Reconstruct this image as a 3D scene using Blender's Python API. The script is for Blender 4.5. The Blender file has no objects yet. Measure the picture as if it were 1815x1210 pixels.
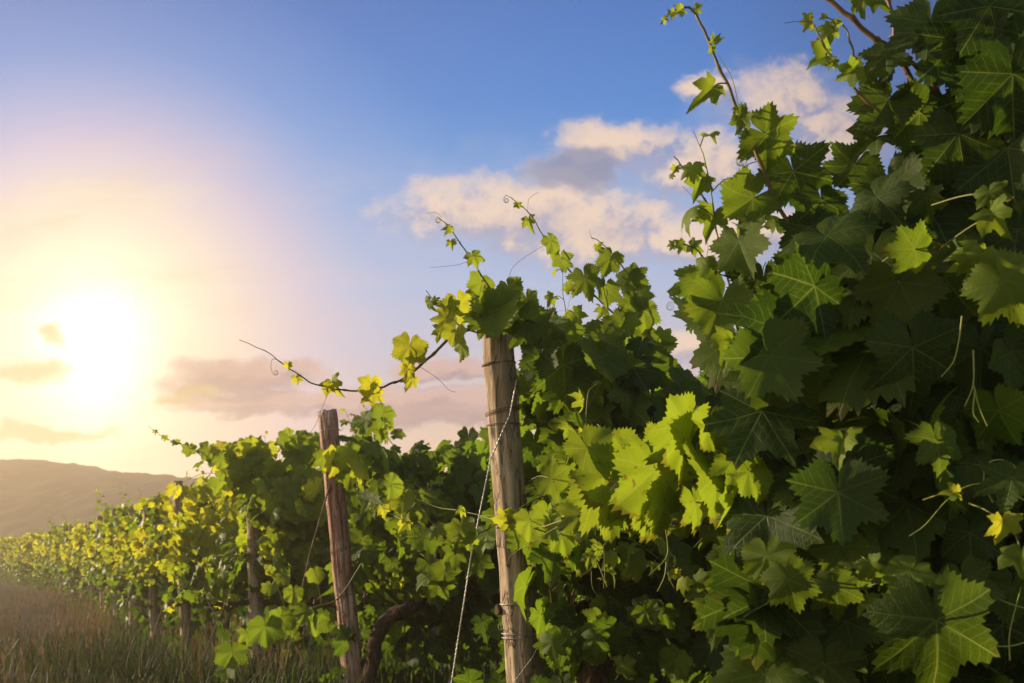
import bpy, math, random
import numpy as np
from mathutils import Vector, Matrix

R = math.radians
sc = bpy.context.scene
col = sc.collection

# ------------------------------------------------------------------ camera
F, CX, HY, EYE = 1764.6, 907.5, 985.0, 0.75          # focal length / horizon of the photograph (1815 px wide), eye height
cam = bpy.data.cameras.new('camera'); camo = bpy.data.objects.new('camera', cam); col.objects.link(camo)
camo.location = (0, 0, EYE); camo.rotation_euler = (R(90), 0, 0)
cam.lens = 35.0; cam.sensor_width = 36.0; cam.shift_y = (HY - 605.0) / 1815.0
cam.clip_start = 0.05; cam.clip_end = 5000
cam.dof.use_dof = True; cam.dof.focus_distance = 2.6; cam.dof.aperture_fstop = 8.0
sc.camera = camo

# ------------------------------------------------------------------ exposure
sc.view_settings.view_transform = 'Standard'; sc.view_settings.look = 'None'
sc.view_settings.gamma = 1; sc.view_settings.use_curve_mapping = False
sc.view_settings.exposure = 1.5
sc.cycles.max_bounces = 6; sc.cycles.transmission_bounces = 5; sc.cycles.diffuse_bounces = 4
sc.cycles.volume_bounces = 0; sc.cycles.use_denoising = True
sc.cycles.sample_clamp_indirect = 6.0

# ------------------------------------------------------------------ sun
SUN_AZ, SUN_EL = R(-70), R(13)                   # azimuth from +Y (negative: left), elevation
sun_dir = Vector((math.sin(SUN_AZ) * math.cos(SUN_EL), math.cos(SUN_AZ) * math.cos(SUN_EL), math.sin(SUN_EL)))
sl = bpy.data.lights.new('sun', 'SUN'); so = bpy.data.objects.new('sun', sl); col.objects.link(so)
sl.energy = 3.4; sl.angle = R(0.6); sl.color = (1.0, 0.83, 0.56)
so.rotation_euler = sun_dir.to_track_quat('Z', 'Y').to_euler(); so.location = (-20, 40, 20)

# ------------------------------------------------------------------ node helper
class S:
    """a node socket with arithmetic"""
    def __init__(s, nt, sock): s.nt, s.s = nt, sock
    def _m(s, op, *a, clamp=False):
        n = s.nt.nodes.new('ShaderNodeMath'); n.operation = op; n.use_clamp = clamp
        for i, x in enumerate((s,) + a):
            if isinstance(x, S): s.nt.links.new(x.s, n.inputs[i])
            else: n.inputs[i].default_value = x
        return S(s.nt, n.outputs[0])
    def __add__(s, o): return s._m('ADD', o)
    __radd__ = __add__
    def __mul__(s, o): return s._m('MULTIPLY', o)
    __rmul__ = __mul__
    def __sub__(s, o): return s._m('SUBTRACT', o)
    def __rsub__(s, o): return (s * -1.0) + o
    def __truediv__(s, o): return s._m('DIVIDE', o)
    def __pow__(s, o): return s._m('POWER', o)
    def max(s, o): return s._m('MAXIMUM', o)
    def min(s, o): return s._m('MINIMUM', o)
    def abs(s): return s._m('ABSOLUTE')
    def sin(s): return s._m('SINE')
    def exp(s): return s._m('EXPONENT')
    def clamp(s): return s._m('ADD', 0.0, clamp=True)
    def frac(s): return s._m('FRACT')
    def step(s, a, b):
        n = s.nt.nodes.new('ShaderNodeMapRange'); n.interpolation_type = 'SMOOTHSTEP'
        s.nt.links.new(s.s, n.inputs['Value']); n.inputs['From Min'].default_value = a; n.inputs['From Max'].default_value = b
        return S(s.nt, n.outputs[0])
def comb(nt, x, y, z=0.0):
    n = nt.nodes.new('ShaderNodeCombineXYZ')
    for i, v in enumerate((x, y, z)):
        if isinstance(v, S): nt.links.new(v.s, n.inputs[i])
        else: n.inputs[i].default_value = v
    return S(nt, n.outputs[0])
def sep(nt, v):
    n = nt.nodes.new('ShaderNodeSeparateXYZ'); nt.links.new(v.s if isinstance(v, S) else v, n.inputs[0])
    return [S(nt, n.outputs[i]) for i in range(3)]
def noise(nt, vec, scale, detail=4, rough=0.55, dist=0.0, out=0):
    n = nt.nodes.new('ShaderNodeTexNoise'); n.inputs['Scale'].default_value = scale
    n.inputs['Detail'].default_value = detail; n.inputs['Roughness'].default_value = rough; n.inputs['Distortion'].default_value = dist
    if vec is not None: nt.links.new(vec.s if isinstance(vec, S) else vec, n.inputs['Vector'])
    return S(nt, n.outputs[out])
def mixc(nt, fac, a, b, mode='MIX'):
    n = nt.nodes.new('ShaderNodeMix'); n.data_type = 'RGBA'; n.blend_type = mode; n.clamp_factor = True
    for sock, v in ((n.inputs[0], fac), (n.inputs[6], a), (n.inputs[7], b)):
        if isinstance(v, S): nt.links.new(v.s, sock)
        elif isinstance(v, (tuple, list)): sock.default_value = (*v, 1.0)
        else: sock.default_value = v
    return S(nt, n.outputs[2])
def ramp(nt, fac, stops, interp='LINEAR'):
    n = nt.nodes.new('ShaderNodeValToRGB'); cr = n.color_ramp; cr.interpolation = interp
    while len(cr.elements) < len(stops): cr.elements.new(0.5)
    for e, (p, c) in zip(cr.elements, stops):
        e.position = p; e.color = (*c, 1.0) if len(c) == 3 else c
    nt.links.new(fac.s, n.inputs[0])
    return S(nt, n.outputs[0])

# ------------------------------------------------------------------ world: physical sky, evening glow round the sun, clouds
w = bpy.data.worlds.new('World'); sc.world = w; w.use_nodes = True
nt = w.node_tree; nt.nodes.clear()
out = nt.nodes.new('ShaderNodeOutputWorld'); bg = nt.nodes.new('ShaderNodeBackground'); nt.links.new(bg.outputs[0], out.inputs[0])
sky = nt.nodes.new('ShaderNodeTexSky'); sky.sky_type = 'NISHITA'; sky.sun_disc = False
sky.sun_elevation = SUN_EL; sky.sun_rotation = SUN_AZ
tc = nt.nodes.new('ShaderNodeTexCoord')
dx, dy, dz = sep(nt, tc.outputs['Generated'])
yy = dy.max(0.12)
U = dx / yy * 1.7646 + 0.9075                        # gnomonic sky coordinates about +Y, in thousandths of a photo pixel
V = dz / yy * -1.7646 + 0.985
front = dy.step(0.1, 0.45)
SKYK = 0.08
base = ramp(nt, V.clamp(), [(0.0, (0.006, 0.17, 0.62)), (0.18, (0.025, 0.25, 0.76)), (0.34, (0.13, 0.39, 0.86)), (0.50, (0.44, 0.57, 0.88)),
                            (0.62, (0.60, 0.60, 0.78)), (0.72, (0.84, 0.62, 0.56)), (0.82, (1.1, 0.72, 0.40)), (1.0, (0.65, 0.4, 0.25))])
dark = U.step(1.15, 1.95) * (1.0 - V.step(0.05, 0.75))
base = mixc(nt, dark * 0.9, base, (0.012, 0.035, 0.13))
du, dv = U - 0.165, V - 0.60
dv = dv * (1.05 - 0.40 * dv.step(0.0, 0.12))
d = ((du * du) + (dv * dv)) ** 0.5
gcol = ramp(nt, d.clamp(), [(0.0, (1.45, 1.28, 0.92)), (0.13, (1.30, 1.08, 0.74)), (0.25, (1.14, 0.90, 0.72)), (0.38, (0.86, 0.68, 0.80)), (0.55, (0.42, 0.55, 0.90)), (1.0, (0.2, 0.45, 0.9))])
galp = ramp(nt, d.clamp(), [(0.0, (1, 1, 1)), (0.2, (0.97, 0.97, 0.97)), (0.36, (0.74, 0.74, 0.74)), (0.55, (0.27, 0.27, 0.27)), (0.74, (0, 0, 0))])
skyc = mixc(nt, galp, base, gcol)
wn = nt.nodes.new('ShaderNodeTexNoise'); wn.inputs['Scale'].default_value = 9.0; wn.inputs['Detail'].default_value = 8; wn.inputs['Roughness'].default_value = 0.62
nt.links.new(comb(nt, U, V * 1.4, 4.2).s, wn.inputs['Vector']); wr, wg, _ = sep(nt, wn.outputs['Color'])
Uw, Vw = U + (wr - 0.5) * 0.16, V + (wg - 0.5) * 0.10
def cloud_layer(ells, scale, amp, seed, lo, hi, stretch=1.0, off=(0, 0)):
    """soft ellipses in warped sky coordinates, broken up by fractal noise"""
    m = None
    for e_ in ells:
        cx, cy, rx, ry = e_[:4]
        a = (Uw + (off[0] - cx)) / rx; b = (Vw + (off[1] - cy)) / ry
        e = 1.0 - (a * a + b * b)
        m = e if m is None else m.max(e)
    n1 = noise(nt, comb(nt, (U + off[0]) * scale + seed, (V + off[1]) * scale * stretch, seed), 1.0, 12, 0.66, 0.2)
    return (m.max(-1.5) + (n1 - 0.5) * amp).step(lo, hi), n1
veil = [(1.05, 0.37, 0.46, 0.13), (1.40, 0.27, 0.26, 0.17), (1.15, 0.60, 0.30, 0.08)]
vd, _ = cloud_layer(veil, 5.0, 2.6, 1.3, -0.2, 1.5, 1.5)
skyc = mixc(nt, vd * 0.5, skyc, mixc(nt, dark, (0.62, 0.60, 0.76), (0.10, 0.12, 0.24)))
cum = [(1.385, 0.180, 0.085, 0.075), (1.25, 0.150, 0.06, 0.030), (1.09, 0.255, 0.12, 0.045), (1.23, 0.285, 0.11, 0.055), (1.50, 0.24, 0.08, 0.07),
       (0.90, 0.375, 0.21, 0.070), (1.06, 0.400, 0.17, 0.075), (1.30, 0.42, 0.22, 0.05), (1.2, 0.62, 0.13, 0.035)]
cd, cn = cloud_layer(cum, 10.0, 3.0, 3.1, -0.55, 1.0)
cd2, _ = cloud_layer(cum, 10.0, 3.0, 3.1, -0.55, 1.0, off=(-0.014, -0.030))
shade = (cd - cd2 * 0.9 + (cn - 0.5) * 1.5).step(-0.30, 0.40)
cumc = mixc(nt, shade, (0.44, 0.40, 0.54), (1.08, 0.80, 0.60))
a1, b1 = (Uw - 1.01) / 0.10, (Vw - 0.305) / 0.05
gs = (1.0 - (a1 * a1 + b1 * b1) + (cn - 0.5) * 2.0).step(-0.1, 0.9)
cd = cd.max(gs * 0.9)
cumc = mixc(nt, gs * 0.85, cumc, (0.22, 0.25, 0.42))
cumc = mixc(nt, dark * 0.6, cumc, (0.06, 0.07, 0.15))
skyc = mixc(nt, cd * 0.9, skyc, cumc)
strat = [(0.62, 0.715, 0.36, 0.026), (0.42, 0.672, 0.15, 0.036), (0.80, 0.735, 0.22, 0.026), (0.80, 0.655, 0.10, 0.022), (0.52, 0.655, 0.06, 0.016), (1.0, 0.72, 0.25, 0.03)]
sd, sn = cloud_layer(strat, 7.0, 2.2, 7.7, -0.5, 0.8, 2.6)
sd2, _ = cloud_layer(strat, 7.0, 2.2, 7.7, -0.5, 0.8, 2.6, off=(0, -0.020))
sshade = (sd - sd2 * 0.9 + (sn - 0.5) * 0.5).step(-0.2, 0.45)
stc = mixc(nt, sshade, (0.27, 0.17, 0.30), (0.70, 0.44, 0.44))
stc = mixc(nt, d.step(0.5, 0.12) * 0.5, stc, (0.60, 0.38, 0.24))
skyc = mixc(nt, sd * 0.95, skyc, stc)
pf = [(0.060, 0.657, 0.085, 0.026), (0.095, 0.595, 0.030, 0.022), (0.06, 0.765, 0.14, 0.018), (0.33, 0.70, 0.08, 0.016)]
pd, _ = cloud_layer(pf, 16.0, 1.8, 5.2, -0.4, 0.9, 1.8)
skyc = mixc(nt, pd * 0.7, skyc, (0.74, 0.52, 0.20))
wf = [(0.20, 0.345, 0.16, 0.04), (0.05, 0.385, 0.14, 0.035), (0.30, 0.49, 0.12, 0.02), (0.25, 0.62, 0.18, 0.03)]
wd, _ = cloud_layer(wf, 6.0, 2.2, 9.4, -0.4, 1.2, 1.6)
skyc = mixc(nt, wd * 0.55, skyc, (1.0, 0.86, 0.64))
core0 = (d * d * -85.0).exp() * 1.2
stv = noise(nt, comb(nt, U * 3.0 + 2.0, V * 16.0 + U * 2.0, 6.6), 1.0, 10, 0.62, 0.6).step(0.46, 0.66) * d.step(0.75, 0.30) * V.step(0.12, 0.40)
skyc = mixc(nt, stv * 0.34, skyc, mixc(nt, d.step(0.15, 0.5), (0.95, 0.70, 0.42), (0.80, 0.62, 0.72)))
core = core0 * (1.0 - pd * 0.8)
skyc = mixc(nt, 1.0, skyc, mixc(nt, core, (0, 0, 0), (1.0, 0.92, 0.72)), 'ADD')
nish = mixc(nt, 1.0, sky.outputs[0] if False else S(nt, sky.outputs[0]), (SKYK * 1.15, SKYK, SKYK * 0.78), 'MULTIPLY')
skyc = mixc(nt, 1.0, skyc, (0.325, 0.325, 0.325), 'MULTIPLY')
total = mixc(nt, front * 0.93, nish, skyc)
nt.links.new(total.s, bg.inputs[0]); bg.inputs[1].default_value = 1.0

# ------------------------------------------------------------------ mesh helpers
def P(px, py, D):
    """world point seen at photo pixel (px,py) at depth D"""
    return np.array([(px - CX) / F * D, D, EYE + (HY - py) / F * D])
def gz(x, y):
    t = np.clip((y - 3.0) / 9.0, 0, 1)
    return -0.33 * t * t * (3 - 2 * t)
def unit(v):
    v = np.asarray(v, float); return v / (np.linalg.norm(v, axis=-1, keepdims=True) + 1e-9)
def crom(pts, n=8):
    """Catmull-Rom through the points"""
    p = np.array(pts, float); p = np.vstack([2 * p[0] - p[1], p, 2 * p[-1] - p[-2]]); o = []
    for i in range(1, len(p) - 2):
        for t in np.linspace(0, 1, n, endpoint=False):
            a, b, c, e = p[i - 1], p[i], p[i + 1], p[i + 2]
            o.append(0.5 * (2 * b + (c - a) * t + (2 * a - 5 * b + 4 * c - e) * t * t + (3 * b - a - 3 * c + e) * t ** 3))
    o.append(p[-2]); return np.array(o)

class Geo:
    def __init__(s): s.v, s.f, s.uv, s.rnd, s.age, s.mi, s.n = [], [], [], [], [], [], 0
    def add(s, v, f, uv=None, rnd=0.5, age=0.0, mi=0):
        v = np.asarray(v, float); n = len(v)
        s.v.append(v); s.f.append(np.asarray(f) + s.n); s.mi.append(np.full(len(f), mi))
        s.uv.append(uv if uv is not None else np.zeros((n, 2)))
        s.rnd.append(np.broadcast_to(rnd, n)); s.age.append(np.broadcast_to(age, n)); s.n += n
    def tube(s, pts, rad, k=6, age=0.0, rnd=0.5, mi=0, ridge=0.0, nr=0, twist=0.0, rng=None, cap=True):
        p = np.asarray(pts, float); m = len(p); rad = np.broadcast_to(rad, m)
        t = unit(np.gradient(p, axis=0)); a = np.array([0, 0, 1.0]) if abs(t[0][2]) < 0.9 else np.array([1.0, 0, 0])
        u = unit(np.cross(t[0], a)); V, UV = [], []
        ang = np.arange(k) * 2 * np.pi / k
        L = np.concatenate([[0], np.cumsum(np.linalg.norm(np.diff(p, axis=0), axis=1))])
        for i in range(m):
            u = unit(u - t[i] * np.dot(u, t[i])); b = np.cross(t[i], u)
            r = np.full(k, rad[i])
            if nr: r = r * (1 + ridge * np.sin(nr * ang + twist * L[i]) + ridge * 0.7 * np.sin((nr * 2 + 1) * ang - twist * 1.7 * L[i] + 1))
            if rng is not None: r = r * (1 + rng.normal(0, ridge * 0.35, k))
            V.append(p[i] + np.outer(np.cos(ang) * r, u) + np.outer(np.sin(ang) * r, b))
            UV.append(np.stack([ang / 6.283, np.full(k, L[i])], 1))
        V = np.concatenate(V); UV = np.concatenate(UV)
        i = np.arange(m - 1)[:, None] * k; j = np.arange(k)[None]; j2 = (j + 1) % k
        f = np.stack([i + j, i + j2, i + k + j2, i + k + j], -1).reshape(-1, 4)
        ag = np.repeat(np.broadcast_to(age, m), k)
        s.add(V, f, UV, rnd, ag, mi)
        if cap and k >= 5:
            for e, q in ((0, p[0]), (m - 1, p[-1])):
                vv = np.vstack([V[e * k:(e + 1) * k], q]); jj = np.arange(k)
                ff = np.stack([jj, (jj + 1) % k, np.full(k, k), np.full(k, k)], -1)
                s.add(vv, ff[:, :3] if e else ff[:, [1, 0, 2]], None, rnd, ag[e * k], mi)
    def build(s, name, mats, parent=None, smooth=True, loc=None):
        me = bpy.data.meshes.new(name); v = np.concatenate(s.v)
        if loc is not None: v = v - np.asarray(loc)
        me.vertices.add(len(v)); me.vertices.foreach_set('co', v.ravel())
        lt = np.concatenate([np.full(len(f), f.shape[1]) for f in s.f]); li = np.concatenate([f.ravel() for f in s.f]).astype(np.int32)
        me.loops.add(len(li)); me.loops.foreach_set('vertex_index', li)
        me.polygons.add(len(lt)); me.polygons.foreach_set('loop_start', np.concatenate([[0], np.cumsum(lt)[:-1]]).astype(np.int32))
        me.polygons.foreach_set('loop_total', lt.astype(np.int32))
        me.polygons.foreach_set('material_index', np.concatenate(s.mi).astype(np.int32))
        me.polygons.foreach_set('use_smooth', np.full(len(lt), smooth))
        ul = me.uv_layers.new(name='UVMap'); uv = np.concatenate(s.uv)[li]; ul.data.foreach_set('uv', uv.ravel().astype(np.float32))
        for nm, arr in (('rnd', s.rnd), ('age', s.age)):
            a = me.attributes.new(nm, 'FLOAT', 'POINT'); a.data.foreach_set('value', np.concatenate(arr).astype(np.float32))
        me.update(calc_edges=True); me.validate()
        for m in (mats if isinstance(mats, (list, tuple)) else [mats]): me.materials.append(m)
        o = bpy.data.objects.new(name, me); col.objects.link(o)
        if parent is not None:
            o.parent = parent
        if loc is not None and parent is None: o.location = loc
        return o
def thing(name, label, cat, loc, group=None):
    o = bpy.data.objects.new(name, None); o.empty_display_size = 0.1; col.objects.link(o); o.location = loc
    o['label'] = label; o['category'] = cat
    if group: o['group'] = group
    return o
def tag(o, label=None, cat=None, group=None, kind=None):
    for k, v in (('label', label), ('category', cat), ('group', group), ('kind', kind)):
        if v: o[k] = v
    return o

# ------------------------------------------------------------------ materials
def newmat(name):
    m = bpy.data.materials.new(name); m.use_nodes = True; nt = m.node_tree; nt.nodes.clear()
    o = nt.nodes.new('ShaderNodeOutputMaterial'); return m, nt, o
def princ(nt, colr, rough=0.6, spec=0.3, bump=None, bstr=0.3, bdist=0.01):
    b = nt.nodes.new('ShaderNodeBsdfPrincipled')
    if isinstance(colr, S): nt.links.new(colr.s, b.inputs['Base Color'])
    else: b.inputs['Base Color'].default_value = (*colr, 1)
    if isinstance(rough, S): nt.links.new(rough.s, b.inputs['Roughness'])
    else: b.inputs['Roughness'].default_value = rough
    b.inputs['Specular IOR Level'].default_value = spec
    if bump is not None:
        n = nt.nodes.new('ShaderNodeBump'); n.inputs['Strength'].default_value = bstr; n.inputs['Distance'].default_value = bdist
        nt.links.new(bump.s, n.inputs['Height']); nt.links.new(n.outputs[0], b.inputs['Normal'])
    return b
def attr(nt, name):
    n = nt.nodes.new('ShaderNodeAttribute'); n.attribute_name = name; return S(nt, n.outputs['Fac'])

def leaf_material(detail=True):
    m, nt, o = newmat('vine_leaf' if detail else 'vine_leaf_plain')
    rnd, age = attr(nt, 'rnd'), attr(nt, 'age')  # besides youth and variation, these carry sun glow and shade painted into some leaves
    uvn = nt.nodes.new('ShaderNodeUVMap'); x, y, _ = sep(nt, uvn.outputs[0])
    n1 = noise(nt, comb(nt, x, y, rnd * 40.0), 2.2, 4, 0.6)
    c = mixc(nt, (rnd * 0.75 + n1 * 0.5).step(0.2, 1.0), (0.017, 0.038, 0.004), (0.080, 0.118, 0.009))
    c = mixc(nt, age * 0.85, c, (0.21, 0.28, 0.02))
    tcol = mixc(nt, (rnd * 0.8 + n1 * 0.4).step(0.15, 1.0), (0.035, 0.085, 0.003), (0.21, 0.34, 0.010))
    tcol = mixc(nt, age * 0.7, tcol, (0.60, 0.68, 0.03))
    gold = age.step(0.7, 1.0)  # golden leaf tint; on the far rows it paints in the sun's glow
    c = mixc(nt, gold * 0.7, c, (0.27, 0.27, 0.020)); tcol = mixc(nt, gold * 0.75, tcol, (0.84, 0.74, 0.03))
    bump = None
    if detail:
        ax = x.abs(); vein = None; sec = None
        for a, wd, ln in ((0.0, 0.014, 1.0), (52.0, 0.012, 0.9), (105.0, 0.010, 0.7)):
            ca, sa = math.cos(R(a)), math.sin(R(a))
            al = ax * sa + y * ca; pe = (ax * ca - y * sa)
            dd = pe.abs()
            k = (1.0 - dd.step(wd * 0.35, wd * 1.3)) * al.step(-0.02, 0.03)
            vein = k if vein is None else vein.max(k)
            ph = ((al - dd * 0.75) * 6.5 + rnd * 3.0).frac()
            tri = (ph - 0.5).abs()
            k2 = (1.0 - tri.step(0.02, 0.09)) * (1.0 - dd.step(0.18, 0.34)) * al.step(0.0, 0.15)
            sec = k2 if sec is None else sec.max(k2)
        vm = vein.max(sec * 0.45)
        vo = nt.nodes.new('ShaderNodeTexVoronoi'); vo.feature = 'DISTANCE_TO_EDGE'; vo.inputs['Scale'].default_value = 26.0
        nt.links.new(comb(nt, x, y, rnd * 7.0).s, vo.inputs['Vector'])
        net = 1.0 - S(nt, vo.outputs[0]).step(0.0, 0.12)
        vm2 = vm.max(net * 0.22)
        c = mixc(nt, vm2 * 0.55, c, (0.17, 0.23, 0.07))
        tcol = mixc(nt, vm2 * 0.5, tcol, (0.50, 0.56, 0.10))
        spot = (noise(nt, comb(nt, x, y, rnd * 90.0), 5.0, 3, 0.6) + rnd * 0.08).step(0.70, 0.76)
        c = mixc(nt, spot * 0.8, c, (0.13, 0.075, 0.025)); tcol = mixc(nt, spot * 0.8, tcol, (0.25, 0.13, 0.02))
        rad_ = ((x * x) + (y * y)) ** 0.5
        brn = (rad_.step(0.55, 1.0) * 0.55 + noise(nt, comb(nt, x, y, rnd * 33.0), 3.0, 4, 0.6) * 0.6 + rnd.step(0.6, 1.0) * 0.18).step(0.80, 0.92)
        c = mixc(nt, brn * 0.7, c, (0.12, 0.085, 0.03)); tcol = mixc(nt, brn * 0.7, tcol, (0.24, 0.17, 0.02))
        bump = n1 * 0.6 + vm * -0.5 + net * -0.12
    geo = nt.nodes.new('ShaderNodeNewGeometry'); back = S(nt, geo.outputs['Backfacing'])
    c = mixc(nt, back * 0.55, c, mixc(nt, age, (0.075, 0.11, 0.032), (0.20, 0.23, 0.04)))
    b = princ(nt, c, 0.42, 0.20, bump, 0.35, 0.012)
    rr = back * 0.25 + 0.47; nt.links.new(rr.s, b.inputs['Roughness'])
    t = nt.nodes.new('ShaderNodeBsdfTranslucent'); nt.links.new(tcol.s, t.inputs[0])
    mx = nt.nodes.new('ShaderNodeMixShader'); mx.inputs[0].default_value = 0.46
    nt.links.new(b.outputs[0], mx.inputs[1]); nt.links.new(t.outputs[0], mx.inputs[2]); nt.links.new(mx.outputs[0], o.inputs[0])
    return m
LEAF, LEAF_FAR = leaf_material(True), leaf_material(False)

def cane_material():
    m, nt, o = newmat('cane_bark'); age, rnd = attr(nt, 'age'), attr(nt, 'rnd')
    tcn = nt.nodes.new('ShaderNodeTexCoord'); n = noise(nt, tcn.outputs['Object'], 60, 3)
    c = mixc(nt, age, mixc(nt, n, (0.075, 0.035, 0.018), (0.17, 0.085, 0.045)), mixc(nt, n, (0.13, 0.15, 0.03), (0.24, 0.24, 0.05)))
    b = princ(nt, c, 0.5, 0.3); nt.links.new(b.outputs[0], o.inputs[0]); return m
CANE = cane_material()
def simple(name, ca, cb, scale, rough=0.7, spec=0.2, stretch=(1, 1, 1), bstr=0.0, metallic=0.0):
    m, nt, o = newmat(name); tcn = nt.nodes.new('ShaderNodeTexCoord'); x, y, z = sep(nt, tcn.outputs['Object'])
    n = noise(nt, comb(nt, x * stretch[0], y * stretch[1], z * stretch[2]), scale, 5, 0.6)
    b = princ(nt, mixc(nt, n.step(0.3, 0.7), ca, cb), rough, spec, n if bstr else None, bstr, 0.01); b.inputs['Metallic'].default_value = metallic
    nt.links.new(b.outputs[0], o.inputs[0]); return m
def wood_material(name, dk, lt, red=(0.2, 0.09, 0.06), redamt=0.0):
    m, nt, o = newmat(name); tcn = nt.nodes.new('ShaderNodeTexCoord'); x, y, z = sep(nt, tcn.outputs['Object'])
    g = noise(nt, comb(nt, x, y, z * 0.06), 90, 6, 0.65, 0.4)
    g2 = noise(nt, comb(nt, x, y, z * 0.14), 26, 4, 0.6, 0.8)
    bl = noise(nt, comb(nt, x, y, z * 0.5), 9, 4, 0.6)
    c = mixc(nt, (g * 0.6 + g2 * 0.4).step(0.32, 0.66), dk, lt)
    c = mixc(nt, bl.step(0.42, 0.7) * 0.55, c, (dk[0] * 1.1, dk[1], dk[2] * 0.9))
    if redamt: c = mixc(nt, noise(nt, comb(nt, x, y, z * 0.2), 14, 4, 0.6).step(0.42, 0.58) * redamt, c, red)
    crack = (g2 - 0.5).abs().step(0.0, 0.035)
    kn = nt.nodes.new('ShaderNodeTexVoronoi'); kn.inputs['Scale'].default_value = 7.0; nt.links.new(comb(nt, x, y, z * 0.6).s, kn.inputs['Vector'])
    knot = 1.0 - S(nt, kn.outputs[0]).step(0.08, 0.15)
    c = mixc(nt, (1.0 - crack) * 0.65, c, (0.03, 0.02, 0.014)); c = mixc(nt, knot * 0.8, c, (0.035, 0.022, 0.016))
    b = princ(nt, c, 0.85, 0.15, g * 0.5 + crack * 0.8 + bl * 0.3, 0.55, 0.012); nt.links.new(b.outputs[0], o.inputs[0]); return m
WOOD = wood_material('weathered_wood', (0.21, 0.15, 0.105), (0.56, 0.43, 0.315))
WOOD_RED = wood_material('split_wood', (0.27, 0.155, 0.12), (0.74, 0.53, 0.46), (0.30, 0.13, 0.09), 0.7)
WIRE = simple('galvanised_wire', (0.30, 0.28, 0.26), (0.50, 0.47, 0.43), 80, 0.45, 0.5, metallic=0.6)
RUST = simple('rusty_wire', (0.12, 0.07, 0.045), (0.26, 0.17, 0.11), 120, 0.7, 0.3, metallic=0.3)
BARK = simple('vine_bark', (0.022, 0.014, 0.010), (0.11, 0.072, 0.05), 70, 0.95, 0.05, (1, 1, 0.25), 0.9)
TENDRIL = simple('tendril_green', (0.22, 0.26, 0.05), (0.34, 0.34, 0.08), 30, 0.5, 0.3)

# ------------------------------------------------------------------ leaves
def leaf_template(rng, teeth, per, rings, flat=1.0, young=False):
    ca = np.array([0, 27, 52, 78, 105, 132, 155, 172, 180.0]); dep = rng.uniform(0.80, 1.12)
    def side():
        if young: return np.array([1, .60, .95, .54, .78, .52, .48, .28, .06]) * rng.uniform(0.9, 1.1, 9)
        rr = np.array([1, .76 * dep, .92, .67 * dep, .79, .60, .62, .42, .08]); return rr * rng.uniform(0.93, 1.07, 9)
    sl_, sr_ = side(), side(); sl_[0] = sr_[0]; sl_[-1] = sr_[-1]
    n = teeth * per; th = np.linspace(-180, 180, n, endpoint=False) + 180 / n; a = np.abs(th)
    def interp(c):
        i = np.clip(np.searchsorted(ca, a, 'right') - 1, 0, 7); t = (a - ca[i]) / (ca[i + 1] - ca[i]); t = t * t * (3 - 2 * t) * 0.6 + t * 0.4
        return c[i] * (1 - t) + c[i + 1] * t
    r = np.where(th < 0, interp(sl_), interp(sr_))
    if per > 1:
        k = np.arange(n) % per; amp = rng.uniform(0.55, 1.3, n)
        r = r * (1 + np.where(k == per - 1, 0.085 * amp, np.where(k == 0, -0.045 * amp, 0.0)) * (a < 165))
    T = np.radians(th); ox, oy = np.sin(T) * r, np.cos(T) * r
    fr = np.linspace(0, 1, rings + 1)[1:] ** 0.85
    X = np.concatenate([[0]] + [ox * f for f in fr]); Y = np.concatenate([[0]] + [oy * f for f in fr])
    q = X * X + Y * Y; A = np.arctan2(X, Y)
    fold, droop, cup = rng.uniform(-0.12, 0.45), rng.uniform(-0.05, 0.42), rng.uniform(-0.28, 0.16)
    Z = fold * np.abs(X) * 0.7 - droop * np.clip(Y, -0.3, 2) ** 2 * 0.8 + cup * q + rng.uniform(0.03, 0.11) * np.sin(3 * A + rng.uniform(0, 6)) * q + rng.uniform(0.02, 0.06) * np.sin(7 * A + rng.uniform(0, 6)) * q
    Z = Z + 0.25 * rng.normal() * X * np.abs(X) * 0.5
    pe = np.full(len(X), 9.0)
    for av in (0.0, 52.0, 105.0):
        ca_, sa_ = math.cos(R(av)), math.sin(R(av)); al_ = np.abs(X) * sa_ + Y * ca_
        pe = np.minimum(pe, np.where(al_ > 0, np.abs(np.abs(X) * ca_ - Y * sa_), 9.0))
    Z = Z + (rng.uniform(0.02, 0.08) if young else rng.uniform(0.06, 0.20)) * np.clip(pe, 0, 0.3)                   # the blade swells between its veins
    edge = np.clip(q / (0.8 + 0.2 * np.cos(A)) - 0.35, 0, 1); Z = Z - rng.uniform(-0.15, 0.35) * edge + 0.05 * np.sin(11 * A + rng.uniform(0, 6)) * edge
    if young: Z = Z + rng.uniform(0.1, 0.7) * np.abs(X) - 0.3 * q
    Z = Z * flat
    V = np.stack([X, Y, Z], 1); j = np.arange(n - 0); j2 = (j + 1) % n
    keep = j < n - 1                                         # open at the petiole sinus
    f3 = np.stack([np.zeros(n, int), 1 + j, 1 + j2], 1)[keep][:, ::-1]
    f4 = [np.stack([1 + (k - 1) * n + j, 1 + k * n + j, 1 + k * n + j2, 1 + (k - 1) * n + j2], 1)[keep][:, ::-1] for k in range(1, rings)]
    return V, f3, (np.concatenate(f4) if f4 else None)
rgT = np.random.default_rng(11)
HI = [leaf_template(rgT, 42, 3, 4) for _ in range(14)]
MID = [leaf_template(rgT, 30, 2, 3) for _ in range(12)]
YOUNG = [leaf_template(rgT, 20, 3, 3, 1.25, True) for _ in range(10)]
LOW = [leaf_template(rgT, 15, 2, 2) for _ in range(10)]
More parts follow.
